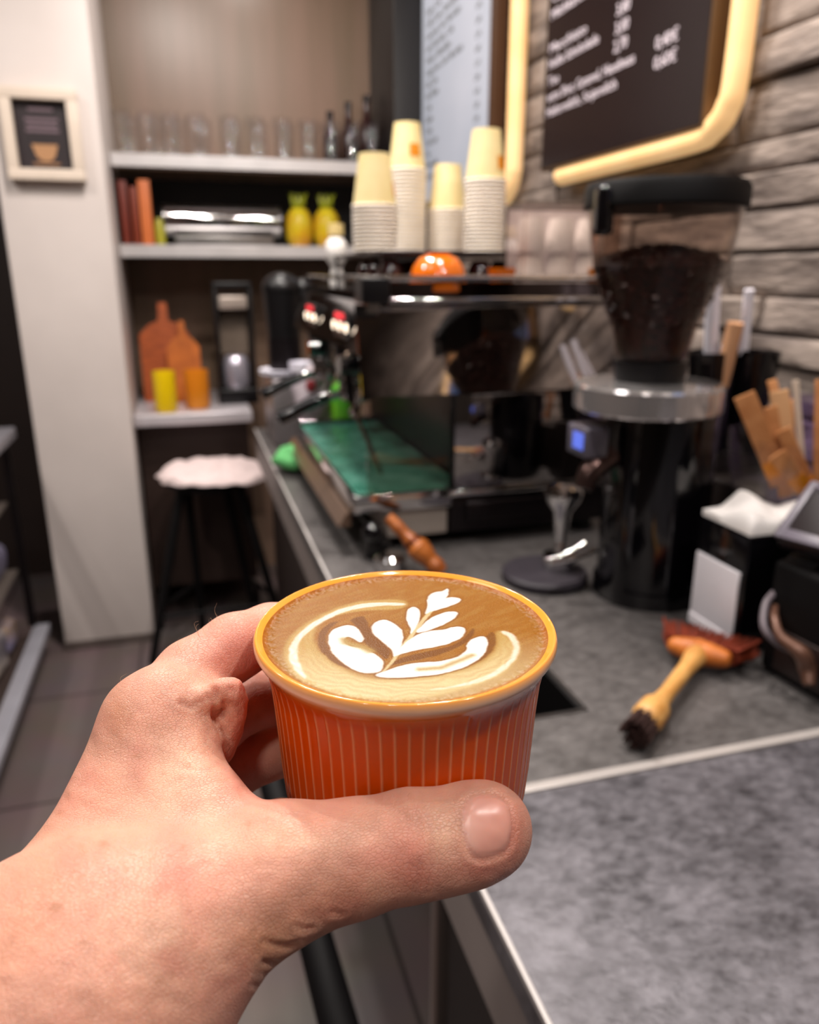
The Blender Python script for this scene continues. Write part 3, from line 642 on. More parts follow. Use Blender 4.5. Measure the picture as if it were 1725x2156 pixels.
# drip tray
dt = B(); box(dt, .272, .459, 1.312, 1.322, 1.000, 1.034, .002); box(dt, .272, .280, 1.322, 2.06, 1.000, 1.034, .002); box(dt, .280, .495, 2.052, 2.06, 1.000, 1.040, .002); box(dt, .28, .495, 1.322, 2.052, 1.018, 1.021)
dto = obj('drip_tray', dt, chrome, em)
teal = mat('green_reflection_steel', '#58b59b', .22, .5, '#8fe0c8', 14)  # green light reflected on the steel is put into this colour
bm = B()
for i in range(24): x = .284+i*.0088; box(bm, x, x+.0048, 1.328, 2.048, 1.024, 1.030)
for y in (1.5, 1.72, 1.94): box(bm, .282, .494, y, y+.006, 1.0215, 1.024)
obj('grate', bm, teal, dto, False)
bm = B(); prism(bm, [(.246, .972), (.262, .998), (.270, .998), (.270, .972)], 1.33, 2.05, 'y'); obj('drain_lip', bm, mat('bronze_steel', '#7a6252', .3, .6), em)
# glass guard
bm = B(); box(bm, .296, .452, 1.3035, 1.3065, 1.036, 1.212); g = obj('splash_guard', bm, glass2, em, False)
bm = B(); box(bm, .4525, .4605, 1.300, 1.312, 1.034, 1.213, .001); obj('guard_edge', bm, bmatte, em)
# top rails
bm = B(); box(bm, .34, .80, 1.338, 1.344, 1.376, 1.404); box(bm, .335, .80, 1.344, 2.14, 1.376, 1.388); obj('top_tray', bm, mat('smoky_steel', '#5b5251', .12, 1), em, False)
bm = B(); tube(bm, [(.335, 1.332, 1.411), (.80, 1.332, 1.411)], .0055, smooth=False); tube(bm, [(.335, 1.332, 1.411), (.335, 2.13, 1.411)], .0055, smooth=False); tube(bm, [(.335, 2.13, 1.411), (.80, 2.13, 1.411)], .0055, smooth=False); obj('rail', bm, chrome, em)
bm = B(); box(bm, .335, .80, 1.322, 1.336, 1.370, 1.379, .003); obj('rail', bm, chrome, em)
bm = B(); box(bm, .292, .340, 1.300, 1.365, 1.3705, 1.413, .003); obj('corner_block', bm, black, em)
bm = B(); prism(bm, [(.288, 1.285), (.322, 1.285), (.334, 1.372), (.312, 1.372)], 1.345, 2.13, 'y'); fa = obj('front_fascia', bm, chrome, em, False)
red = mat('red_display', '#e0303a', .3, emit=1.6); wl = mat('white_button_light', '#ffe9cf', .3, emit=3.)
for yc in (1.50, 1.86):
    bm = B(); box(bm, .2925, .299, yc-.075, yc+.075, 1.30, 1.352, .002); obj('button_plate', bm, black, fa)
    for k in range(5):
        bm = B(); cyl(bm, (.2935, yc-.06+k*.03, 1.322), (.289, yc-.06+k*.03, 1.322), .008, seg=16); obj('button', bm, wl if k % 2 == 0 else chrome, fa)
    bm = B(); box(bm, .2895, .2935, yc-.035, yc+.04, 1.336, 1.347); obj('display', bm, red, fa, False)
for yc, hz in ((1.56, 0), (1.90, .01)):
    bm = B(); lathe(bm, [(.0, 1.285), (.045, 1.285), (.045, 1.235), (.040, 1.225), (.040, 1.212), (.036, 1.205), (0, 1.205)], (.335, yc, 0), 32); gh = obj('group_head', bm, black, em)
    bm = B(); lathe(bm, [(.041, 1.226), (.044, 1.224), (.044, 1.214), (.041, 1.212)], (.335, yc, 0), 32, closed=True); obj('ring', bm, chrome, gh)
    bm = B(); lathe(bm, [(.0, 1.204), (.036, 1.204), (.037, 1.19), (.034, 1.172), (.02, 1.166), (0, 1.166)], (.335, yc, 0), 32); pf = obj('portafilter', bm, chrome, em)
    bm = B(); tube(bm, [(.302, yc, 1.183), (.275, yc, 1.178)], [.008, .010], smooth=False); obj('neck', bm, chrome, pf)
    bm = B(); tube(bm, [(.275, yc, 1.178), (.25, yc+.005, 1.170), (.21, yc+.01, 1.152), (.178, yc+.012, 1.138), (.172, yc+.012, 1.135)], [.010, .013, .0125, .015, .010]); obj('handle', bm, bgloss, pf)
    bm = B(); tube(bm, [(.335, yc, 1.168), (.335, yc, 1.150), (.325, yc-.015, 1.140)], .007); tube(bm, [(.335, yc, 1.150), (.325, yc+.015, 1.140)], .007); obj('spout', bm, chrome, pf)
bm = B(); tube(bm, [(.312, 1.42, 1.29), (.285, 1.415, 1.27), (.290, 1.41, 1.20), (.33, 1.40, 1.09), (.345, 1.40, 1.05)], .0042); sw = obj('steam_wand', bm, mat('tarnished_steel', '#a08a7a', .25, 1), em)
bm = B(); tube(bm, [(.285, 1.415, 1.255), (.292, 1.41, 1.19)], .0075); obj('grip', bm, black, sw)
bm = B(); cyl(bm, (.300, 1.375, 1.262), (.262, 1.372, 1.262), .017); obj('steam_knob', bm, bgloss, em)
bm = B(); cyl(bm, (.300, 1.72, 1.262), (.262, 1.72, 1.262), .017); obj('steam_knob', bm, bgloss, em)

# things on the machine
rs = random.Random(5)
dk = mat('dark_brown_glaze', '#2a0e0c', .12, coat=.6)
def cupdown(name, m, label, cat, x, y, z, r, h, grp=None, base=True):
    bm = B(); lathe(bm, [(r, 0), (r*1.0, h*.05), (r*.97, h*.35), (r*.82, h*.75), (r*.6, h*.95), (r*.45, h), (0, h), (0, h*.97), (r*.55, h*.9), (r*.88, h*.4), (r*.93, 0)], (x, y, z), 36, closed=False)
    o = obj(name, bm, m, None); tag(o, label, cat, grp); return o
ZT = 1.388
riser = B(); box(riser, .358, .665, 1.44, 1.90, 1.452, 1.460, .002)
for x, y in ((.362, 1.445), (.655, 1.445), (.362, 1.892), (.655, 1.892)): box(riser, x, x+.006, y, y+.006, ZT, 1.452)
o = obj('cup_shelf', riser, mat('dark_riser', '#1a0d0c', .25), None); tag(o, 'low dark shelf on the espresso machine under the paper cup stacks', 'shelf')
for k, (x, y) in enumerate(((.385, 1.47), (.385, 1.56), (.385, 1.65), (.44, 1.52), (.44, 1.61))):
    cupdown('espresso_cup', dk, 'dark brown espresso cup upside down under the left paper cup stacks', 'cup', x, y, ZT, .0265, .055, 'dark espresso cups on the machine')
for k, (x, y) in enumerate(((.565, 1.47), (.62, 1.50))):
    cupdown('espresso_cup', dk, 'dark glossy cup upside down right of the orange cup on the machine', 'cup', x, y, ZT, .0275, .055, 'dark glossy cups right of the orange cup')
bm = B(); lathe(bm, [(.052, 0), (.0535, .003), (.052, .02), (.046, .042), (.034, .058), (.022, .062), (.022, .066), (0, .066)], (.452, 1.385, ZT), 48); o = obj('cappuccino_cup', bm, orange, None); tag(o, 'glossy orange cup upside down on top of the espresso machine', 'cup')
bm = B(); lathe(bm, [(0, 0), (.032, .002), (.037, .008), (.036, .009), (.030, .005), (0, .004)], (.375, 1.385, ZT), 36); o = obj('saucer', bm, mat('pink_glaze', '#b86a6e', .2), None); tag(o, 'small pink saucer beside the black corner of the machine', 'saucer')
# milky bottle with cream top
t = thing('squeeze_bottle', 'small white bottle with a cream cap on the far left of the machine', 'bottle', (.375, 1.95, ZT))
bm = B(); lathe(bm, [(0, 0), (.018, 0), (.019, .02), (.013, .045), (.026, .065), (.026, .10), (.016, .115), (0, .116)], (.375, 1.95, ZT), 28); obj('bottle_body', bm, ceram, t)
bm = B(); lathe(bm, [(.016, .1165), (.019, .12), (.019, .145), (0, .147)], (.375, 1.95, ZT), 28); obj('cap', bm, mat('cream_cap', '#e8cf8e', .4), t)
# paper cup stacks
paper = mat('cream_paper', '#eedba4', .6, 0, '#e8d397', 20); rimm = mat('paper_rim', '#fbf1e6', .6)
def paper_cup(label, grp, x, y, z, r, hgt=.098):
    t = thing('paper_cup', label, 'paper cup', (x, y, z), grp)
    bm = B(); lathe(bm, [(r*.95, .004), (r*.66, hgt), (r*.60, hgt), (r*.60, hgt-.006), (0, hgt-.006)], (x, y, z), 32); obj('cup_wall', bm, paper, t)
    bm = B(); lathe(bm, [(r*.94, .0054), (r*.99, .0052), (r*1.015, .003), (r*.99, .0003), (r*.95, 0)], (x, y, z), 32, closed=True); obj('rolled_rim', bm, rimm, t)
    return t
def stack(x, y, n, r, nm, pitch, patch):
    root = None; z = 1.4605
    for k in range(n-1):
        if root is None: root = paper_cup('nested cream paper cup in the '+nm, 'nested cups of the '+nm, x, y, z, r)
        else: dup(root, (x, y, z), rs.random()*6)
        z += pitch
    t = paper_cup('topmost upturned cream paper cup of the '+nm, None, x, y, z, r)
    if patch:
        a0, zz, wd = patch; bm = B(); g = []
        for i in range(7):
            row = []
            for j in range(2):
                a = a0+(i/6-.5)*wd/(r*.8); h = zz+j*.026; rr = r*(.95+(.66-.95)*(h-.004)/.094)+.0006; row.append(bm.verts.new((x+rr*math.cos(a), y+rr*math.sin(a), z+h)))
            g.append(row)
        for i in range(6): bm.faces.new((g[i][0], g[i+1][0], g[i+1][1], g[i][1]))
        obj('printed_square', bm, org2, t, False)
stack(.388, 1.60, 12, .0455, 'short stack at the left end', .0076, (-.35, .02, .024))
stack(.512, 1.80, 23, .0430, 'tallest stack, second from the left', .0080, (-1.35, .028, .024))
stack(.605, 1.79, 13, .0450, 'short stack, third from the left', .0078, None)
stack(.622, 1.60, 19, .0430, 'tall stack at the right end', .0076, (-.9, .022, .024))
# clear box with white cups
t = thing('acrylic_box', 'clear plastic box of white cups on the right of the espresso machine', 'box', (.70, 1.39, ZT))
bx0, bx1, by0, by1, bz0, bz1 = .600, .795, 1.345, 1.436, 1.389, 1.535
bm = B(); box(bm, bx0, bx1, by0, by0+.003, bz0, bz1); box(bm, bx0, bx1, by1-.003, by1, bz0, bz1); box(bm, bx0, bx0+.003, by0+.003, by1-.003, bz0, bz1); box(bm, bx1-.003, bx1, by0+.003, by1-.003, bz0, bz1); obj('walls', bm, glass2, t, False)
bm = B(); box(bm, bx0, bx1, by0, by1, bz1, bz1+.007, .002); obj('lid', bm, glass2, t)
bm = B(); box(bm, bx0+.003, bx1-.003, by0+.003, by1-.003, bz0, bz0+.003); obj('bottom', bm, white, t)
bm = B(); box(bm, bx0+.004, bx1-.004, by1-.006, by1-.0032, bz0+.003, bz1-.002); obj('brightening_sheet', bm, white, t)  # white sheet added behind the cups to make the clear box brighter
boxw = mat('box_white', '#ffffff', .4, 0, '#f6f6fa')
wc = 'white cup with a small orange square inside the clear box'
for i, (x, y, z) in enumerate(((.634, 1.39, bz0+.0035), (.694, 1.39, bz0+.0035), (.754, 1.39, bz0+.0035), (.634, 1.39, bz0+.0675), (.694, 1.39, bz0+.0675), (.754, 1.39, bz0+.0675))):
    tt = thing('espresso_cup', 'small white cup upside down inside the clear plastic box', 'cup', (x, y, z), 'white cups in the clear box')
    bm = B(); lathe(bm, [(.027, 0), (.0275, .004), (.026, .035), (.021, .060), (0, .062)], (x, y, z), 28); obj('cup_wall', bm, boxw, tt)
    if i == 2:
        tt['label'] = 'white cup bearing an orange square, inside the clear plastic box'; del tt['group']
        bm = B(); box(bm, x-.012, x+.010, y-.0290, y-.0268, z+.012, z+.036); obj('printed_square', bm, org2, tt, False)
bm = B(); lathe(bm, [(0, 0), (.018, 0), (.023, .02), (.026, .04), (.0245, .04), (.016, .006), (0, .005)], (.568, 1.365, 1.389), 32); o = obj('espresso_cup', bm, orange, None); tag(o, 'small orange cup on the machine rail left of the clear box', 'cup')

# ================================================================ grinder
gr = thing('coffee_grinder', 'tall black coffee grinder with a clear hopper full of beans', 'coffee grinder', (.68, 1.0, ZC))
gx, gy = .655, 1.0
bm = B(); cyl(bm, (.700, 1.02, ZC), (.700, 1.02, 1.226), .083, seg=64); box(bm, .612, .70, .972, 1.03, ZC, 1.226, .01); cyl(bm, (.700, 1.02, ZC), (.700, 1.02, .945), .088, seg=64); obj('body', bm, bgloss, gr)
bm = B(); lathe(bm, [(0, 1.2265), (.105, 1.2265), (.108, 1.230), (.108, 1.262), (.105, 1.266), (.07, 1.268), (.052, 1.269), (0, 1.269)], (gx, gy, 0), 72); obj('collar', bm, mat('polished_collar', '#e2dddd', .12, .82), gr)
bm = B(); lathe(bm, [(0, 1.2695), (.050, 1.2695), (.052, 1.285), (.052, 1.299), (0, 1.299)], (gx, gy, 0), 48); obj('neck', bm, black, gr)
bm = B(); lathe(bm, [(.047, 1.2995), (.052, 1.310), (.060, 1.345), (.0925, 1.43), (.104, 1.503), (.1020, 1.503), (.0905, 1.43), (.058, 1.346), (.050, 1.311), (.045, 1.2995)], (gx, gy, 0), 72, closed=True); hop = obj('hopper', bm, glass2, gr)
bm = B(); lathe(bm, [(0, 1.5035), (.108, 1.5035), (.1105, 1.507), (.110, 1.530), (.106, 1.537), (.05, 1.541), (0, 1.541)], (gx, gy, 0), 72); obj('lid', bm, bmatte, gr)
bm = B(); box(bm, .540, .560, .965, .995, 1.468, 1.530, .006); obj('lid_clip', bm, bgloss, gr)
def beans_bm():
    bm = B(); prof = [(0, 1.301), (.043, 1.301), (.050, 1.32), (.0565, 1.347), (.075, 1.395), (.089, 1.430), (.075, 1.441), (.05, 1.450), (.02, 1.455), (0, 1.456)]
    return bm, prof
bm, prof = beans_bm(); lathe(bm, prof, (gx, gy, 0), 90); bmesh.ops.subdivide_edges(bm, edges=bm.edges[:], cuts=1, use_grid_fill=True)
for v in bm.verts:
    n = noise.noise(v.co*160)*.0016; d = Vector((v.co.x-gx, v.co.y-gy, 0)); 
    if d.length > .001 and v.co.z < 1.428: v.co -= d.normalized()*abs(n)
    else: v.co.z += n*1.4
mb = mat('roasted_beans', '#3d1a13', .5, 0, '#140807', 130, bump=.003, bscale=170, contrast=(.4, .6)); o = obj('beans_mass', bm, mb, gr); o['kind'] = 'stuff'
bm = B()
r2 = random.Random(9)
for k in range(420):
    a = r2.random()*6.283; u = r2.random(); 
    if k < 300: r = .086*math.sqrt(u); z = 1.457-(r/.086)**2*.022
    else: zz = r2.random(); z = 1.35+.078*zz; r = .058+(z-1.346)*.365
    M = Matrix.Translation((gx+r*math.cos(a), gy+r*math.sin(a), z)) @ Matrix.Rotation(r2.random()*6, 4, 'Z') @ Matrix.Rotation(r2.random()*3, 4, 'X') @ Matrix.Diagonal((.0058, .0042, .0032, 1))
    bmesh.ops.create_icosphere(bm, subdivisions=1, radius=1, matrix=M)
o = obj('beans', bm, mat('bean_shell', '#42201a', .3, 0, '#241009', 40), gr); o['kind'] = 'stuff'
bm = B(); box(bm, .548, .585, .98, 1.04, 1.16, 1.205, .004); dp = obj('control_box', bm, mat('grey_box', '#5a5560', .3), gr)
bm = B(); box(bm, .5465, .5478, .988, 1.018, 1.172, 1.196); obj('screen', bm, mat('blue_screen', '#5a6fd8', .3, emit=.9), dp, False)
bm = B(); tube(bm, [(.60, 1.0, 1.16), (.565, .99, 1.14), (.552, .985, 1.115)], [.020, .018, .014]); obj('chute', bm, mat('chute_bronze', '#4a3834', .25, .8), gr)
bm = B(); tube(bm, [(.588, 1.00, 1.01), (.54, .985, 1.005), (.500, .975, 1.006)], .0045); tube(bm, [(.588, 1.03, 1.01), (.55, 1.035, .99), (.520, 1.04, .985)], .0045); obj('fork', bm, chrome, gr)
# tamper
t = thing('tamper', 'chrome tamper with a round top standing on the dark rubber mat', 'tamper', (.590, 1.12, ZC+.017))
bm = B(); lathe(bm, [(0, 0), (.028, 0), (.028, .022), (.01, .028), (.008, .045), (0, .045)], (.590, 1.12, ZC+.017), 36); obj('base', bm, chrome, t)
bm = B(); lathe(bm, [(0, .0455), (.010, .0455), (.012, .07), (.016, .10), (.030, .120), (.033, .132), (.028, .142), (.012, .148), (0, .149)], (.590, 1.12, ZC+.017), 36); obj('handle', bm, chrome, t)
# mat
bm = B(); lathe(bm, [(0, 0), (.070, 0), (.073, .004), (.073, .014), (.069, .018), (.05, .0165), (0, .0165)], (.560, 1.112, ZC), 64); o = obj('tamping_mat', bm, mat('grey_rubber', '#2c272e', .5), None)
tag(o, 'round dark rubber mat on the counter left of the grinder', 'mat')
# wooden portafilter lying before the machine
t = thing('wooden_handle_portafilter', 'portafilter with a turned orange wood handle in front of the machine', 'portafilter', (.36, 1.20, ZC))
pa, pb = Vector((.330, 1.215, 1.000)), Vector((.392, 1.165, .930)); d = pb-pa
bm = B(); tube(bm, [pa-d*.25, pa, pa+d*.2, pa+d*.38, pa+d*.52, pa+d*.7, pa+d*.85, pb], [.010, .012, .011, .015, .0215, .0195, .015, .0165, .013]); obj('handle', bm, mat('turned_wood', '#b8692c', .35, 0, '#8d4717', 25, coat=.3), t)
bm = B(); cyl(bm, pa+d*.28, pa+d*.36, .0165); obj('ferrule', bm, mat('copper_ferrule', '#7a3a22', .3, .6), t)
bm = B(); lathe(bm, [(0, 0), (.026, 0), (.029, .01), (.029, .024), (.022, .03), (0, .03)], (.318, 1.225, ZC), 32); obj('basket', bm, chrome, t)

# ================================================================ napkin dispenser
NX, NY = .690, .842
t = thing('napkin_dispenser', 'black upright napkin holder with white front, beside the grinder', 'napkin holder', (NX+.06, NY, ZC))
bm = B(); box(bm, NX, NX+.115, NY-.052, NY+.052, ZC, 1.09, .004); obj('case', bm, bgloss, t)
bm = B(); box(bm, NX-.004, NX-.0003, NY-.046, NY+.046, .935, 1.038, .0018); box(bm, NX-.006, NX-.0003, NY-.046, NY+.046, .927, .944, .002); obj('front_insert', bm, mat('white_insert', '#f7f2f8', .45), t)
def napkins(x0, x1, y0, y1, z):
    bm = B(); nx, ny = 26, 22; g = []
    for s in (0, 1):
        gg = []
        for i in range(nx+1):
            row = []
            for j in range(ny+1):
                u, v = i/nx, j/ny; e = min(u, 1-u, v, 1-v); hz = .012+.010*math.sin(u*7+1)*math.sin(v*5+.6)+.014*max(0, u-.8)*4*(v < .6)+.010*max(0, 1-abs(u-.45)*5)
                hz = max(.006, hz)*min(1, .45+e*8)
                row.append(bm.verts.new((x0+(x1-x0)*u, y0+(y1-y0)*v, z+(hz+.006 if s else 0))))
            gg.append(row)
        for i in range(nx):
            for j in range(ny):
                q = (gg[i][j], gg[i+1][j], gg[i+1][j+1], gg[i][j+1]); bm.faces.new(q if s else q[::-1])
        g.append(gg)
    a, b = g; R = [(i, 0) for i in range(nx+1)]+[(nx, j) for j in range(1, ny+1)]+[(i, ny) for i in range(nx-1, -1, -1)]+[(0, j) for j in range(ny-1, 0, -1)]
    for k in range(len(R)): (i, j), (p, q) = R[k], R[(k+1) % len(R)]; bm.faces.new((a[i][j], a[p][q], b[p][q], b[i][j]))
    return bm
npm = mat('printed_napkin', '#f6f1ee', .8, 0, '#f0b83a', 28, contrast=(.66, .70)); o = obj('napkin_stack', napkins(NX+.002, NX+.113, NY-.050, NY+.050, 1.0905), npm, None, ang=60); tag(o, 'loose white napkins with yellow print lying on the black holder', 'napkins')

# ================================================================ brush
t = thing('counter_brush', 'wooden coffee brush with red brown bristles lying on the counter', 'brush', (.55, .71, ZC))
A = Vector((.458, .648, .941)); Bp = Vector((.628, .778, .945)); d = Bp-A; u = d.normalized(); s = Vector((u.y, -u.x, 0))
bm = B(); tube(bm, [A, A+u*.012, A+u*.036, A+u*.050, A+u*.075, A+u*.11, A+u*.15, A+u*.18, A+u*.195], [.013, .0185, .0175, .0115, .0095, .010, .0105, .014, .015], seg=20); obj('handle', bm, wood, t)
brist = mat('red_brown_bristle', '#8e3415', .7, 0, '#5a1c0c', 300)
bm = B(); r3 = random.Random(2)
for k in range(150):
    a = r3.random()*6.283; r = .0155*math.sqrt(r3.random()); o1 = s*math.cos(a)*r+Vector((0, 0, 1))*math.sin(a)*r; p = A+u*.004+o1; tube(bm, [p, p-u*(.030+r3.random()*.004)+o1*.15], [.0013, .0009], 5, smooth=False)
obj('end_bristles', bm, mat('dark_bristle', '#2c120c', .7), t)
H = A+u*.200
hd = B(); 
for i, (w0, w1) in enumerate(((0, 1),)): 
    tube(hd, [H-s*.040, H-s*.034, H-s*.012, H+s*.012, H+s*.034, H+s*.040], [.007, .0115, .0165, .0165, .0115, .007], seg=20); tube(hd, [A+u*.176, H+u*.004], [.011, .018], seg=20, smooth=False)
obj('head', hd, mat('orange_wood_head', '#c8722c', .45, 0, '#a85a20', 30), t)
bm = B()
for k in range(420):
    v = (r3.random()-.5)*.092; w = (r3.random()-.5)*.020; p = H+s*v+Vector((0, 0, w))+u*.010; L = .036+r3.random()*.006; q = p+u*L+s*v*.42+Vector((0, 0, w*.5)); q.z = max(q.z, .9215); tube(bm, [p, q], [.0014, .0009], 5, smooth=False)
obj('head_bristles', bm, brist, t)

# ================================================================ right end: terminal, printer, bowl
t = thing('receipt_printer', 'black receipt printer box at the right edge behind the brush', 'printer', (.82, .66, ZC))
bm = B(); box(bm, .705, 1.02, .55, .765, ZC+.004, 1.075, .008, rz=.10); obj('case', bm, bmatte, t)
bm = B(); box(bm, .7015, .7055, .62, .74, .935, .99, .001, rz=.10, piv=(.86, .6575, 0)); obj('slot', bm, mat('brown_black', '#241614', .5), t)
bm = B()
for x, y in ((.74, .60), (.98, .60), (.74, .72), (.98, .72)): cyl(bm, (x, y, ZC), (x, y, ZC+.006), .008)
obj('feet', bm, black, t)
t = thing('card_terminal', 'card terminal with a grey framed dark screen on the black printer', 'card terminal', (.74, .72, 1.08))
M = Matrix.Translation((.742, .722, 1.125)) @ Matrix.Rotation(.35, 4, 'Z') @ Matrix.Rotation(math.radians(-38), 4, 'Y')
bm = B(); box(bm, -.045, .055, -.042, .042, -.014, .010, .005, M=M); obj('case', bm, mat('terminal_black', '#16131a', .35), t)
bm = B(); 
for a in ((-.045, .050, -.042, -.032), (-.045, .050, .032, .042), (-.045, -.030, -.032, .032), (.038, .050, -.032, .032)): box(bm, *a, .0102, .015, .001, M=M)
obj('bezel', bm, mat('grey_bezel', '#6b6470', .35), t)
bm = B(); box(bm, -.030, .038, -.032, .032, .0102, .012, M=M); obj('screen', bm, mat('off_screen', '#1c1114', .15), t, False)
bm = B(); prism(bm, [(.71, 1.076), (.80, 1.076), (.79, 1.135), (.755, 1.105)], .70, .745, 'y'); obj('stand', bm, black, t, False)
brz = mat('bronze_cable', '#6a4a3c', .35, .3)
bm = B(); tube(bm, [(.700, .745, 1.03), (.680, .735, 1.02), (.664, .715, 1.00), (.672, .70, .985), (.690, .69, .975)], .0045); o = obj('cable', bm, mat('grey_cable', '#6a6066', .4), None); tag(o, 'grey looped cable hanging in front of the black printer', 'cable')
bm = B(); tube(bm, [(.695, .735, 1.015), (.675, .712, 1.013), (.668, .690, .998), (.680, .668, .985), (.690, .665, .965), (.684, .652, .950)], [.004, .005, .006, .010, .011, .007]); o = obj('cable', bm, brz, None); tag(o, 'brown cable with a thick plug in front of the black printer', 'cable')

# black stand + glass tray of sticks
bm = B(); box(bm, .815, 1.04, .80, 1.075, ZC, 1.10, .004); o = obj('storage_box', bm, mat('black_brown_box', '#17100e', .4), None); tag(o, 'black box behind the napkin holder carrying the glass bowl', 'box')
BX, BY, BZ = .865, .90, 1.101
t = thing('glass_bowl', 'clear glass bowl of sugar sticks at the right edge', 'bowl', (BX, BY, BZ))
bm = B(); lathe(bm, [(0, 0), (.075, 0), (.095, .008), (.106, .05), (.111, .095), (.108, .095), (.102, .052), (.090, .013), (.075, .006), (0, .006)], (BX, BY, BZ), 64); obj('bowl_wall', bm, glassm, t)
kraft = mat('kraft_paper', '#c98a56', .7, 0, '#b87846', 40)
def stick(px, py, pz, qx, qy, qz, w, label, m=kraft, dot=None, nm='sugar_stick', cat='sugar stick', th=.0045):
    a, b = Vector((px, py, pz)), Vector((qx, qy, qz)); z = (b-a); L = z.length; z.normalize(); view = Vector((.55, .83, 0)); x = z.cross(view).normalized(); y = z.cross(x)
    R = Matrix((x, y, z)).transposed().to_4x4(); M = Matrix.Translation(a) @ R; bm = B(); box(bm, -w/2, w/2, -th/2, th/2, 0, L, min(.0018, th*.4), M=M)
    if dot is None and nm == 'sugar_stick':
        o = obj(nm, bm, m, None); return tag(o, label, cat)
    if dot is None: o = obj(nm, bm, m, None); return tag(o, label, cat)
    t = thing(nm, label, cat, a); obj('wrapper', bm, m, t); bm = B(); sgn = 1
    box(bm, -w*.5, w*.5, -th/2-.0012, -th/2+.0002, dot, dot+.025, M=M); box(bm, -w*.5, w*.5, th/2-.0002, th/2+.0012, dot, dot+.025, M=M); obj('printed_square', bm, org2, t, False); return t
zb = BZ+.012
stick(.835, .84, zb, .762, .845, 1.185, .024, 'broad kraft sachet with orange square, lowest at the bowl front', dot=.030)
stick(.88, .88, zb, .872, .90, 1.275, .018, 'tall kraft stick leaning against the lilac jar')
stick(.800, .87, zb+.02, .728, .882, 1.262, .028, 'thick kraft sugar stick with orange square, leaning left out of the bowl', dot=.015)
stick(.812, .87, zb, .768, .875, 1.245, .018, 'kraft sugar stick standing upright just right of the thick leaning one')
stick(.835, .88, zb, .800, .90, 1.262, .026, 'wide pale kraft sachet standing in the middle of the bowl', mat('pale_kraft', '#dba878', .7))
stick(.845, .85, zb, .780, .86, 1.215, .020, 'kraft sugar stick with orange square, low in the bowl centre', dot=.012)
stick(.87, .91, zb, .838, .96, 1.268, .014, 'narrow kraft sugar stick near the clear jar, upright')
stick(.86, .93, zb, .868, .945, 1.24, .014, 'narrow kraft sugar stick leaning right toward the clear jar')
stick(.88, .86, zb+.01, .895, .86, 1.16, .022, 'kraft sugar stick with orange square at the photo right edge', dot=.02)
stick(.845, .87, zb, .812, .885, 1.278, .009, 'thin pale wooden stirrer standing in the sugar bowl', mat('pale_wood', '#d8c2ae', .6), nm='stirrer', cat='stirrer', th=.002)
stick(.85, .84, zb, .785, .88, 1.215, .006, 'thin clear plastic stirrer slanting left in the sugar bowl', mat('clear_stirrer', '#c8bcb4', .3), nm='stirrer', cat='stirrer', th=.002)
bm = B(); lathe(bm, [(0, 0), (.040, 0), (.046, .004), (.050, .10), (.052, .125), (.050, .125), (.048, .10), (.043, .006), (0, .005)], (.978, 1.015, 1.101), 40); o = obj('glass_jar', bm, thin('lilac_glass', '#efe9fb', 2.5), None)
bm2 = None; tag(o, 'lilac tinted clear jar at the right edge behind the sugar sticks', 'jar')
# straw cups
for k, (x, y, dx, lab) in enumerate(((.845, 1.10, -.012, 'black tumbler holding white straws, directly right of the hopper'), (.905, 1.09, .012, 'second black tumbler leaning right behind the sugar bowl'))):
    z0 = 1.128; bm = B(); lathe(bm, [(0, 0), (.028, 0), (.040, .17), (.0375, .17), (.026, .004), (0, .004)], (x, y, z0), 36, M=Matrix.Rotation(dx*4, 4, 'Y')); o = obj('tumbler', bm, bgloss, None); tag(o, lab, 'tumbler')
bm = B(); box(bm, .80, .96, 1.085, 1.16, ZC, 1.124, .004); o = obj('storage_box', bm, mat('black_box_rear', '#130d0c', .4), None); tag(o, 'narrow black box behind the grinder under the straw tumblers', 'box')
strw = mat('white_straw', '#e8e4ee', .4)
for k, (a, b, r, lab) in enumerate((((.842, 1.10, 1.15), (.812, 1.09, 1.400), .0085, 'leftmost white paper wrapped straw, right of the hopper'), ((.857, 1.114, 1.15), (.834, 1.110, 1.405), .0085, 'white straw touching the leftmost one in the first tumbler'), ((.900, 1.10, 1.16), (.868, 1.07, 1.395), .0080, 'single white straw standing apart against the stone wall'), ((.846, 1.085, 1.15), (.836, 1.075, 1.31), .007, 'short white straw low in front of the first tumbler'))):
    bm = B(); cyl(bm, a, b, r, r, 16); o = obj('straw', bm, strw, None); tag(o, lab, 'straw')
bm = B(); cyl(bm, (.838, 1.09, 1.15), (.842, 1.06, 1.345), .012, .013, 16); o = obj('paper_tube', bm, mat('orange_kraft', '#cf9a72', .6), None); tag(o, 'orange brown paper tube between the white straws', 'tube')

# ================================================================ far end of the counter
bm = B(); box(bm, .24, .42, 2.30, 2.56, ZC+.001, 1.118, .006); o = obj('dispensing_unit', bm, mat('grey_steel_box', '#8f888a', .35, .6), None); tag(o, 'grey steel box at the far end of the counter, left of the machine', 'box')
wh = mat('white_porcelain', '#e9e6f2', .25)
for k, (x, y, z, lab) in enumerate(((.275, 2.40, 1.119, 'lower white plate of the pair on the grey steel box'), (.275, 2.40, 1.128, 'upper white plate of the pair on the grey steel box'))):
    bm = B(); lathe(bm, [(0, 0), (.04, 0), (.062, .010), (.061, .012), (.04, .004), (0, .004)], (x, y, z), 36); o = obj('plate', bm, wh, None); tag(o, lab, 'plate')
bm = B(); lathe(bm, [(0, 0), (.018, 0), (.034, .018), (.037, .045), (.034, .045), (.016, .005), (0, .005)], (.335, 2.35, 1.119), 36); o = obj('porcelain_cup', bm, wh, None); tag(o, 'white porcelain cup on the grey steel box', 'cup')
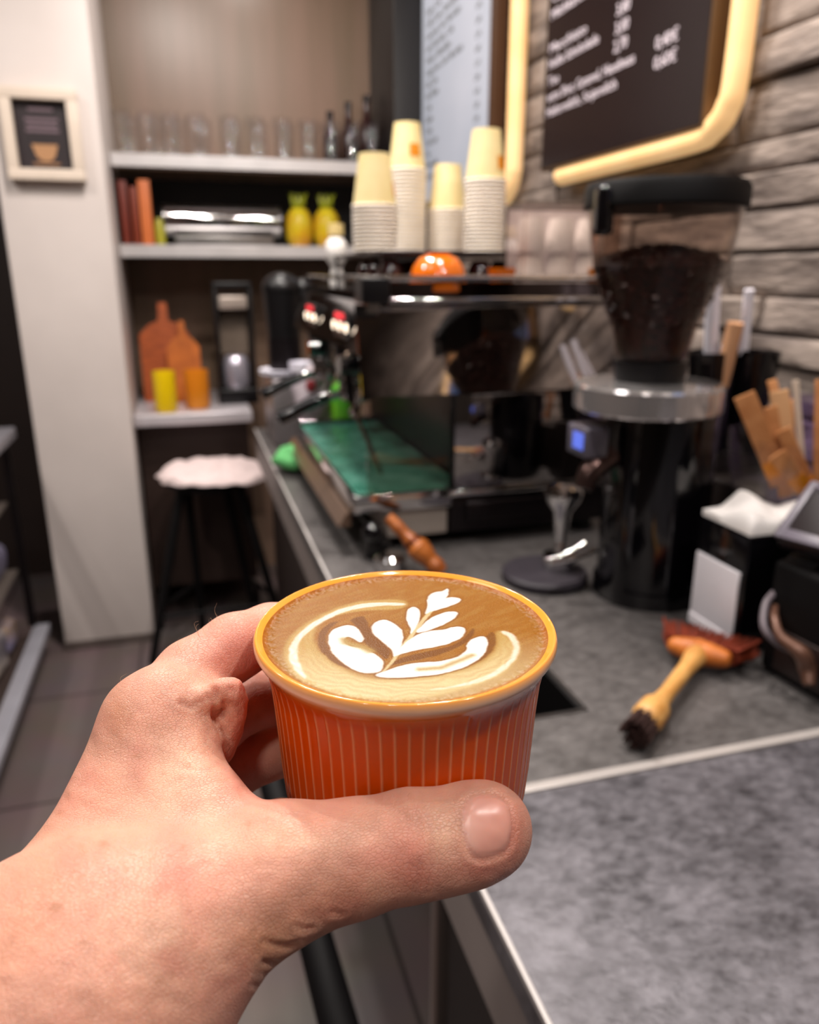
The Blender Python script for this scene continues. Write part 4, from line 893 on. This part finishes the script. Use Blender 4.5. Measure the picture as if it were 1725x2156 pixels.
t = thing('paper_bag', 'crumpled white bag with a red mark beside the white cup', 'bag', (.37, 2.26, ZC))
bm = B(); sphere(bm, (.345, 2.22, 1.08), .07, (.75, .6, 1.35), 32)
for v in bm.verts: v.co += v.normal*noise.noise(v.co*22)*.018; v.co.z = max(v.co.z, ZC+.001)
obj('bag_body', bm, mat('crumpled_white', '#b9adb4', .6), t)
bm = B(); sphere(bm, (.335, 2.175, 1.115), .015, (1, .3, 1.2)); obj('red_mark', bm, mat('red_print', '#a83a40', .6), t)
# back grinder (black blob)
t = thing('coffee_grinder', 'black second grinder partly hidden behind the machine front', 'coffee grinder', (.32, 2.45, 1.12))
bm = B(); sphere(bm, (.30, 2.46, 1.375), .055, (1.1, 1, .85), 28); cyl(bm, (.30, 2.46, 1.23), (.30, 2.46, 1.36), .05, .058); sphere(bm, (.365, 2.46, 1.375), .03); obj('hopper', bm, black, t)
bm = B(); cyl(bm, (.30, 2.46, 1.119), (.30, 2.46, 1.23), .052); obj('body', bm, dmetal, t)
# green cloth + bottle
def cloth_lump(c, r, sc, m, seed, label, name='cleaning_cloth', cat='cloth'):
    bm = B(); sphere(bm, c, r, sc, 40)
    for v in bm.verts:
        v.co += v.normal*(noise.noise(v.co*30+Vector((seed, 0, 0)))*.014+noise.noise(v.co*80)*.004); v.co.z = max(v.co.z, c[2]-r*sc[2]*.45)
    o = obj(name, bm, m, None, ang=60); return tag(o, label, cat)
cloth_lump((.255, 1.99, .950), .055, (1, 1, .6), mat('green_cloth', '#5fae68', .8, 0, '#4d9657', 20), 4, 'crumpled green cloth on the counter edge left of the drip tray')
t = thing('spray_bottle', 'bright green detergent bottle behind the drip tray', 'bottle', (.437, 2.21, ZC))
bm = B(); lathe(bm, [(0, 0), (.042, 0), (.044, .01), (.044, .15), (.036, .185), (.016, .20), (.014, .215), (0, .215)], (.437, 2.21, ZC), 32); obj('bottle_body', bm, mat('lime_plastic', '#5fc33a', .3, 0, '#8ec92c', 8), t)
bm = B(); lathe(bm, [(.016, .2155), (.018, .22), (.016, .245), (0, .246)], (.437, 2.21, ZC), 24); obj('cap', bm, mat('aqua_cap', '#5fae96', .3), t)

# ================================================================ menu screens
MT = Matrix(((0, 0, -1, 0), (-1, 0, 0, 0), (0, 1, 0, 0), (0, 0, 0, 1)))
def at(y, z, x=.9985): return Matrix.Translation((x, y, z)) @ MT
ink = mat('white_lettering', '#c9bcc2', .5, emit=.55); grey = mat('grey_lettering', '#5a5a5a', .6)
t = thing('menu_screen', 'dark menu board with white lettering and prices inside the yellow neon', 'menu board', (1.03, 1.79, 1.69))
bm = B(); box(bm, 1.0, 1.045, 1.425, 2.15, 1.69, 2.75, .002); obj('case', bm, mat('brown_screen_case', '#5a4026', .4), t)
bm = B(); box(bm, .9988, .9999, 1.432, 2.144, 1.697, 2.744); obj('panel', bm, mat('dark_panel', '#160c0e', .2, emit=.12), t, False)
rows = [(2.095, 'Cappuccino'), (2.055, 'Milchkaffee'), (1.977, 'Macchiato'), (1.940, 'Heiße Schokolade'), (1.899, 'Tee'), (1.861, 'extra Shot, Caramel, Haselnuss'), (1.824, 'Hafermilch, Sojamilch')]
wid = [.2, .19, .2, .262, .06, .43, .36]
for (z, s), w in zip(rows, wid):
    o = text('menu_line', s, .031, at(2.122, z), ink, t); sx = w/max(o.dimensions.y, 1e-3); o.data.transform(Matrix.Diagonal((1, sx, 1, 1))); o.location.y = 2.122-w/2-1.79
for z, s, y in ((2.010, '3,60', 1.785), (1.973, '3,80', 1.785), (1.936, '3,00', 1.785), (1.900, '2,70', 1.785), (1.866, '0,40€', 1.612), (1.829, '0,60€', 1.612)):
    text('price', s, .034, at(y, z), ink, t)
t = thing('menu_screen', 'pale blue lit menu board with grey lettering behind the paper cups', 'menu board', (1.03, 2.92, 1.69))
bm = B(); box(bm, 1.0, 1.045, 2.535, 3.295, 1.69, 2.75, .002); obj('case', bm, mat('brown_screen_case_far', '#4a2f1c', .4), t)
bm = B(); box(bm, .9988, .9999, 2.565, 3.290, 1.697, 2.744); obj('panel', bm, mat('pale_blue_panel', '#a9adb8', .3, 0, '#9aa0ac', 2, emit=.45), t, False)
wds = ['Espresso', 'Caffè Crema', 'Latte Macchiato', 'Cappuccino', 'Flat White', 'Kakao', 'Chai Latte', 'Filterkaffee', 'Eistee', 'Limonade', 'Wasser', 'Saft', 'Cola', 'Tonic', 'Tee']
for k in range(15):
    z = 1.78+k*.0412; s = wds[(k*7) % 15]; s = s if k < 8 else s+', '+wds[(k*5+2) % 15]
    text('menu_line', s, .036, at(3.235, z), grey, t)
    text('price', '%d,%d0' % (2+k % 3, (k*3) % 10), .026, at(2.690, z), grey, t)
neon = mat('warm_neon_tube', '#ecc28c', .45, 0, '#e6b87c', emit=.70)
def neon_sign(dy, label):
    t = thing('neon_sign', label, 'neon sign', (1.035, 1.9+dy, 1.65)); X = 1.026
    bm = B(); tube(bm, [(X, 2.47+dy, 1.650), (X, 2.435+dy, 1.672), (X, 2.405+dy, 1.715), (X, 2.40+dy, 1.79), (X, 2.40+dy, 2.3), (X, 2.40+dy, 2.84)], .0265, 20); obj('tube', bm, neon, t)
    bm = B(); tube(bm, [(X, 2.07+dy, 1.672), (X, 1.8+dy, 1.674), (X, 1.49+dy, 1.676), (X, 1.43+dy, 1.686), (X, 1.388+dy, 1.718), (X, 1.372+dy, 1.80), (X, 1.370+dy, 2.2), (X, 1.370+dy, 2.84)], .0235, 20); obj('tube', bm, neon, t)
neon_sign(0, 'warm yellow speech bubble neon outline around the dark menu board')
neon_sign(-1.62, 'second yellow neon outline added out of frame, mirrored in the espresso machine')  # unseen sign, added so the machine's side panel mirrors it
t = thing('menu_screen', 'added unseen menu board inside the second neon outline, nearest the camera', 'menu board', (1.03, .17, 1.69))
bm = B(); box(bm, 1.0, 1.045, -.195, .53, 1.69, 2.75, .002); obj('case', bm, mat('brown_screen_case_near', '#5a4026', .4), t)
bm = B(); box(bm, .9988, .9999, -.188, .524, 1.697, 2.744); obj('panel', bm, mat('blue_panel_unseen', '#34507c', .3, emit=.6), t, False)  # unseen glowing board, added for its reflection in the machine side

# ================================================================ shelves and what is on them
for zz, lab in ((1.848, 'upper steel shelf carrying the row of glasses'), (1.525, 'lower steel shelf carrying the pineapple jars')):
    bm = B(); box(bm, -.205, .88, 3.30, 3.715, zz-.004, zz, .001); box(bm, -.205, .88, 3.30, 3.304, zz-.045, zz-.004); o = obj('wall_shelf', bm, mat('shelf_steel_%d' % (zz*100), '#dcd8d8', .3, .45), None); tag(o, lab, 'shelf')
bm = B(); box(bm, -.20, .88, 3.700, 3.718, 1.55, 1.80); o = obj('back_panel', bm, mat('black_back_panel', '#0c0706', .5), None); tag(o, 'black panel on the wall between the two steel shelves', 'panel')
def glass(x, y, h, r, lab, grp=None):
    bm = B(); lathe(bm, [(0, 0), (r*.72, 0), (r*.78, .004), (r, h), (r*.94, h), (r*.70, .010), (0, .009)], (x, y, 1.849), 28); o = obj('drinking_glass', bm, glassm, None); return tag(o, lab, 'glass', grp)
gxs = [-.16, -.065, .015, .11, .235, .335, .44, .54, .63, .72, .80]
for i, x in enumerate(gxs):
    for j, y in enumerate((3.35, 3.46)):
        glass(x+(j*.03), y, .15, .036, ('clear tumbler in the front row on the upper steel shelf' if j == 0 else 'clear tumbler in the second row on the upper steel shelf'), 'front row of tumblers' if j == 0 else 'second row of tumblers')
for k, (x, h) in enumerate(((.68, .20), (.76, .24), (.84, .27))):
    t = thing('wine_bottle', ['shortest dark bottle on the upper shelf, left of three', 'middle height dark bottle on the upper shelf', 'tallest dark bottle on the upper shelf beside the black column'][k], 'bottle', (x, 3.60, 1.849))
    bm = B(); lathe(bm, [(0, 0), (.034, 0), (.036, .005), (.036, h*.62), (.014, h*.8), (.013, h), (0, h)], (x, 3.60, 1.849), 28); obj('bottle_body', bm, mat('dark_red_glass_%d' % k, '#2a0f0f', .15), t)
    bm = B(); cyl(bm, (x, 3.60, 1.849+h+.0005), (x, 3.60, 1.849+h+.03), .015); obj('cap', bm, bgloss, t)
# lower shelf goods
SZ = 1.526
for k, (x, w, hh, c, lab) in enumerate(((-.178, .03, .23, '#6d2412', 'dark red box at the left end of the lower shelf'), (-.140, .025, .21, '#7e3016', 'narrow rust box second from the left on the lower shelf'), (-.100, .042, .235, '#d07038', 'bright orange upright box on the lower shelf'))):
    bm = B(); box(bm, x-w/2, x+w/2, 3.34, 3.52, SZ, SZ+hh, .002); o = obj('carton', bm, mat('carton_%d' % k, c, .5), None); tag(o, lab, 'carton')
bm = B(); lathe(bm, [(0, 0), (.02, 0), (.022, .07), (.012, .10), (0, .101)], (-.055, 3.38, SZ), 24); o = obj('bottle', bm, mat('olive_bottle', '#a8a234', .3), None); tag(o, 'small yellow green bottle between orange box and steel drum', 'bottle')
t = thing('steel_canister', 'long horizontal polished steel cylinder on the lower shelf', 'canister', (.19, 3.42, SZ))
bm = B(); cyl(bm, (-.035, 3.43, SZ+.095), (.42, 3.43, SZ+.095), .060, seg=48); obj('drum', bm, chrome, t)
bm = B(); box(bm, 0, .39, 3.37, 3.49, SZ, SZ+.038, .004); obj('cradle', bm, steel, t)
for sx in (-.037, .42):
    bm = B(); cyl(bm, (sx, 3.43, SZ+.095), (sx+.004, 3.43, SZ+.095), .062, seg=48); obj('end_cap', bm, steel, t)
pine = mat('yellow_cut_glass', '#c9b322', .25, 0, '#c98a1c', 9); leafm = mat('olive_glass', '#9aa028', .3)
for k, (x, lab) in enumerate(((.50, 'left pineapple shaped yellow glass jar on the lower shelf'), (.615, 'right pineapple shaped yellow glass jar, next to the paper cups'))):
    t = thing('pineapple_jar', lab, 'jar', (x, 3.40, SZ)); bm = B(); lathe(bm, [(0, 0), (.038, 0), (.052, .03), (.055, .075), (.050, .115), (.028, .148), (0, .150)], (x, 3.40, SZ), 24)
    bmesh.ops.subdivide_edges(bm, edges=bm.edges[:], cuts=2, use_grid_fill=True)
    for v in bm.verts:
        a = math.atan2(v.co.y-3.40, v.co.x-x); zz = v.co.z-SZ; kx = .0035*abs(math.sin(a*5+zz*70))*abs(math.sin(a*5-zz*70)); dd = Vector((v.co.x-x, v.co.y-3.40, 0))
        if dd.length > .005: v.co += dd.normalized()*kx
    obj('jar_body', bm, pine, t)
    bm = B()
    for q in range(8):
        a = q*PI/4; tube(bm, [(x+.010*math.cos(a), 3.40+.010*math.sin(a), SZ+.151), (x+.024*math.cos(a), 3.40+.024*math.sin(a), SZ+.175), (x+(.046 if q % 2 else .016)*math.cos(a), 3.40+(.046 if q % 2 else .016)*math.sin(a), SZ+.205)], [.009, .007, .001], 6)
    obj('leaf_crown', bm, leafm, t)

# ================================================================ back table, stool
t = thing('steel_table', 'steel topped side table behind the stool', 'table', (.01, 3.35, 0))
bm = B(); box(bm, -.205, .235, 3.05, 3.69, .862, .905, .004); obj('tabletop', bm, mat('table_steel', '#d0cacf', .3, .4), t)
bm = B(); box(bm, -.20, .225, 3.17, 3.68, .16, .861); obj('cabinet', bm, mat('dark_brown_carcass', '#33231d', .55), t, False)
for x, y in ((-.185, 3.10), (.212, 3.10), (-.185, 3.66), (.212, 3.66)):
    bm = B(); box(bm, x-.012, x+.012, y-.012, y+.012, 0, .159); obj('leg', bm, dmetal, t)
st = thing('bar_stool', 'black wooden stool with splayed legs, draped with a pale fleece', 'stool', (.04, 2.95, 0))
bm = B(); lathe(bm, [(0, .655), (.150, .655), (.157, .665), (.157, .685), (.150, .692), (0, .692)], (.05, 2.93, 0), 40); obj('seat', bm, bmatte, st)
tops = [(-.055, 2.86), (.155, 2.86), (-.035, 3.0), (.11, 3.0)]; feet = [(-.215, 2.79), (.30, 2.80), (-.02, 3.03), (.20, 3.03)]
for a, b in zip(tops, feet):
    bm = B(); cyl(bm, (b[0], b[1], 0), (a[0], a[1], .660), .014, .018, 16); obj('leg', bm, bmatte, st)
def lerp(k, z): f = z/.66; return (feet[k][0]+(tops[k][0]-feet[k][0])*f, feet[k][1]+(tops[k][1]-feet[k][1])*f, z)
bm = B(); tube(bm, [lerp(0, .22), lerp(2, .22)], .009, smooth=False); tube(bm, [lerp(0, .18), lerp(1, .18)], .009, smooth=False); tube(bm, [lerp(1, .22), lerp(3, .22)], .009, smooth=False); obj('stretcher', bm, bmatte, st)
def fleece():
    bm = B(); n1, n2 = 44, 30; out = []
    for s in (0, 1):
        g = []
        for i in range(n1+1):
            row = []
            for j in range(n2+1):
                u, v = i/n1*2-1, j/n2*2-1; rr = .19*(1+.10*noise.noise(Vector((u*2, v*2, 1)))); a = u*math.sqrt(1-v*v/2); b = v*math.sqrt(1-u*u/2)
                x = .075+rr*1.12*a; y = 2.93+rr*.95*b; d = math.hypot((x-.05)/.157, (y-2.93)/.157)
                z = .694-max(0, d-1.0)*.05+noise.noise(Vector((x*16, y*16, 0)))*.008+.006; z += s*(.026+.016*noise.noise(Vector((x*22, y*22, 5))))*(1-max(abs(a), abs(b))**6)
                row.append(bm.verts.new((x, y, max(z, .6935 if d < 1.02 else 0))))
            g.append(row)
        for i in range(n1):
            for j in range(n2):
                q = (g[i][j], g[i+1][j], g[i+1][j+1], g[i][j+1]); bm.faces.new(q if s else q[::-1])
        out.append(g)
    a, b = out; R = [(i, 0) for i in range(n1+1)]+[(n1, j) for j in range(1, n2+1)]+[(i, n2) for i in range(n1-1, -1, -1)]+[(0, j) for j in range(n2-1, 0, -1)]
    for k in range(len(R)): (i, j), (p, q) = R[k], R[(k+1) % len(R)]; bm.faces.new((a[i][j], a[p][q], b[p][q], b[i][j]))
    return bm
o = obj('fleece_cover', fleece(), mat('pink_white_fleece', '#e6d2d0', .9, bump=.004, bscale=150), None, ang=80); tag(o, 'pale pinkish fleece lying over the black stool seat', 'fleece')
# on the table
TZ = .906
def tumbler(x, y, r, h, m, lab):
    bm = B(); lathe(bm, [(0, 0), (r*.85, 0), (r, h*.1), (r, h), (r*.93, h), (r*.92, .012), (0, .010)], (x, y, TZ), 32); o = obj('drinking_glass', bm, m, None); tag(o, lab, 'glass')
tumbler(-.085, 3.12, .042, .155, mat('yellow_plastic', '#e3c20c', .25, 0, '#d9b30a', 4), 'bright yellow tumbler at the left of the steel table')
tumbler(.035, 3.17, .048, .150, mat('amber_plastic', '#cc7418', .25, 0, '#d6851f', 4), 'orange amber tumbler right of the yellow one')
def board(x, y, w, hh, m, lab, tilt):
    t = thing('cutting_board', lab, 'cutting board', (x, y, TZ)); M = Matrix.Translation((x, y, TZ)) @ Matrix.Rotation(tilt, 4, 'X')
    P = [(-w/2, 0), (w/2, 0), (w/2, hh*.68)]; P += [(w*.30, hh*.78), (w*.10, hh*.82), (w*.085, hh), (-w*.085, hh), (-w*.10, hh*.82), (-w*.30, hh*.78), (-w/2, hh*.68)]
    bm = B(); vs = prism(bm, P, -.008, .008, 'y'); bmesh.ops.transform(bm, matrix=M, verts=vs); obj('board', bm, m, t, False)
board(-.075, 3.40, .20, .40, owood, 'dark orange wooden board leaning on the wall, left one', -.12)
board(-.005, 3.34, .13, .33, mat('amber_wood', '#c46a24', .45, 0, '#a8561a', 15), 'lighter orange wooden board leaning in front of the darker one', -.12)
t = thing('coffee_brewer', 'black framed brewer with a steel lid on the steel table', 'brewer', (.195, 3.30, TZ))
bm = B(); box(bm, .125, .14, 3.24, 3.38, TZ+.06, 1.36, .004); box(bm, .262, .277, 3.24, 3.38, TZ+.06, 1.36, .004); box(bm, .125, .277, 3.24, 3.38, 1.36, 1.385, .004); box(bm, .12, .28, 3.23, 3.39, TZ, TZ+.06, .005); obj('frame', bm, black, t)
bm = B(); box(bm, .143, .259, 3.25, 3.36, 1.28, 1.335, .01); obj('lid', bm, mat('pale_lid', '#b0a298', .35, .3), t)
bm = B(); lathe(bm, [(0, 0), (.05, 0), (.054, .02), (.054, .09), (.045, .125), (.04, .13), (0, .13)], (.20, 3.29, TZ+.061), 32); obj('jug', bm, mat('steel_jug', '#c9c4d2', .25, .7), t)
bm = B(); box(bm, .145, .258, 3.33, 3.37, 1.10, 1.275); obj('rear_plate', bm, mat('olive_plate', '#6a5c50', .5), t, False)

# ================================================================ picture on the pillar
t = thing('picture_frame', 'small cream framed dark picture of a cup hanging on the white pillar', 'picture', (-.378, 2.985, 1.71))
fx0, fx1, fz0, fz1 = -.502, -.270, 1.712, 1.985
bm = B(); w = .034
for a in ((fx0, fx1, fz0, fz0+w), (fx0, fx1, fz1-w, fz1), (fx0, fx0+w, fz0+w, fz1-w), (fx1-w, fx1, fz0+w, fz1-w)): box(bm, a[0], a[1], 2.955, 2.998, a[2], a[3], .002)
obj('frame', bm, mat('cream_frame', '#d8c8b8', .5), t)
bm = B(); box(bm, fx0+w, fx1-w, 2.985, 2.997, fz0+w, fz1-w); obj('print', bm, mat('dark_print', '#1e1216', .6), t, False)
bm = B(); 
for k, (z, wd) in enumerate(((1.925, .075), (1.895, .10), (1.878, .095), (1.862, .10))): box(bm, -.386-wd/2, -.386+wd/2, 2.9835, 2.985, z-.004, z+.005)
obj('lettering', bm, mat('mauve_print', '#6d5a62', .6), t, False)
bm = B(); prism(bm, [(-.425, 1.822), (-.345, 1.822), (-.357, 1.785), (-.372, 1.772), (-.398, 1.772), (-.413, 1.785)], 2.9835, 2.985, 'y'); prism(bm, [(-.43, 1.766), (-.34, 1.766), (-.35, 1.761), (-.42, 1.761)], 2.9835, 2.985, 'y'); obj('cup_drawing', bm, mat('tan_print', '#a87c55', .6), t, False)

# ================================================================ left display case
t = thing('display_case', 'low glass fronted display case along the left edge', 'display case', (-.9, 2.2, 0))
rl = mat('case_rail', '#a9a6ae', .35, .5)
bm = B(); box(bm, -1.3, -.64, 1.3, 2.98, 0, .09); obj('plinth', bm, mat('plinth_brown', '#3e322e', .5), t, False)
bm = B(); box(bm, -.64, -.585, 1.3, 2.98, .10, .135, .004); obj('bottom_rail', bm, mat('pale_rail', '#b4b3bd', .35, .2), t)
bm = B(); box(bm, -.66, -.60, 1.3, 2.98, .86, .90, .006); obj('top_rail', bm, rl, t)
bm = B(); box(bm, -1.3, -1.28, 1.3, 2.98, .09, .90); obj('rear_panel', bm, mat('case_back', '#2a201d', .6), t, False)
for z in (.36, .62):
    bm = B(); box(bm, -1.28, -.66, 1.32, 2.96, z, z+.012); obj('shelf', bm, mat('case_shelf_%d' % (z*100), '#5f5650', .4), t, False)
for y in (1.3, 2.96):
    bm = B(); box(bm, -.655, -.63, y, y+.02, .135, .86); obj('post', bm, dmetal, t, False)
r4 = random.Random(21); cols = ['#b9a58f', '#8d86a6', '#c4b8b0', '#a58b6c', '#6f6a80', '#b8b4bc', '#7d8a70', '#cdc3bb', '#97806a', '#5f5a66', '#c2b09a', '#8f8fa6']
words = ['nearest the pillar', 'second from the pillar', 'third from the pillar', 'fourth from the pillar']
k = 0
for lv, z in (('top', .633), ('middle', .373), ('bottom', .10)):
    for q, y in enumerate((2.80, 2.60, 2.40, 2.20)):
        w = .13+r4.random()*.03; hh = .10+r4.random()*.07; bm = B(); box(bm, -.86, -.69, y, y+w, z, z+hh, .02)
        bmesh.ops.subdivide_edges(bm, edges=bm.edges[:], cuts=3, use_grid_fill=True)
        for v in bm.verts: v.co += Vector((1, 1, 0))*noise.noise(v.co*25)*.012
        if True:
            zmin = min(v.co.z for v in bm.verts)
        o = obj('snack_bag', bm, mat('bag_%d' % k, cols[k], .5, 0, cols[(k+5) % 12], 14), None, ang=60); o.location.z += z-zmin; tag(o, 'wrapped snack bag on the %s level of the left case, %s' % (lv, words[q]), 'snack bag'); k += 1

# black band below the hand, taken for a stool leg, made as a pole
pa, pb = Vector(pt(572, 1640, 1.15)), Vector(pt(712, 2156, .95)); d = pb-pa; pc = pa+d*(-pa.z/d.z)
t = thing('stool_leg_pole', 'black leaning pole for a hidden stool leg in the aisle below the hand', 'pole', (pc.x, pc.y, 0))
bm = B(); cyl(bm, pc+Vector((0, 0, .006)), pa, .040, .020, 24); obj('pole', bm, bmatte, t)
bm = B(); cyl(bm, (pc.x, pc.y, 0), (pc.x, pc.y, .012), .065); obj('base', bm, bmatte, t)

# ================================================================ lamps
def lamp(x, y, e, size=.09, col=(1, .87, .74), z=2.86, aim=None, spot=None):
    l = bpy.data.lights.new('ceiling_or_fill_lamp', 'AREA'); l.shape = 'DISK'; l.size = size; l.energy = e; l.color = col
    if spot: l.spread = spot
    o = bpy.data.objects.new('ceiling_or_fill_lamp', l); COL.objects.link(o); o.location = (x, y, z)
    if aim: o.rotation_euler = (Vector(aim)-Vector((x, y, z))).to_track_quat('-Z', 'Y').to_euler()
    return o
LC = (1, .925, .865)
for a in ((.25, .45, 4, .07), (.50, .80, 9.5, .07), (.55, 1.25, 20, .09), (.15, 1.75, 24, .09), (.05, 2.0, 21, .09), (.40, 3.05, 12, .09), (-1.2, 1.6, 30, .09), (-.35, -.5, 10, .12), (.75, -.25, 19, .09), (-1.4, -1.2, 20, .1)): lamp(*a, LC)
lamp(-.6, .9, 7, .6, (1, .95, .92))  # wide soft fill, added to brighten faces turned to the aisle
w = bpy.data.worlds.new('world'); SC.world = w; w.use_nodes = True; w.node_tree.nodes['Background'].inputs[0].default_value = (.02, .018, .016, 1)
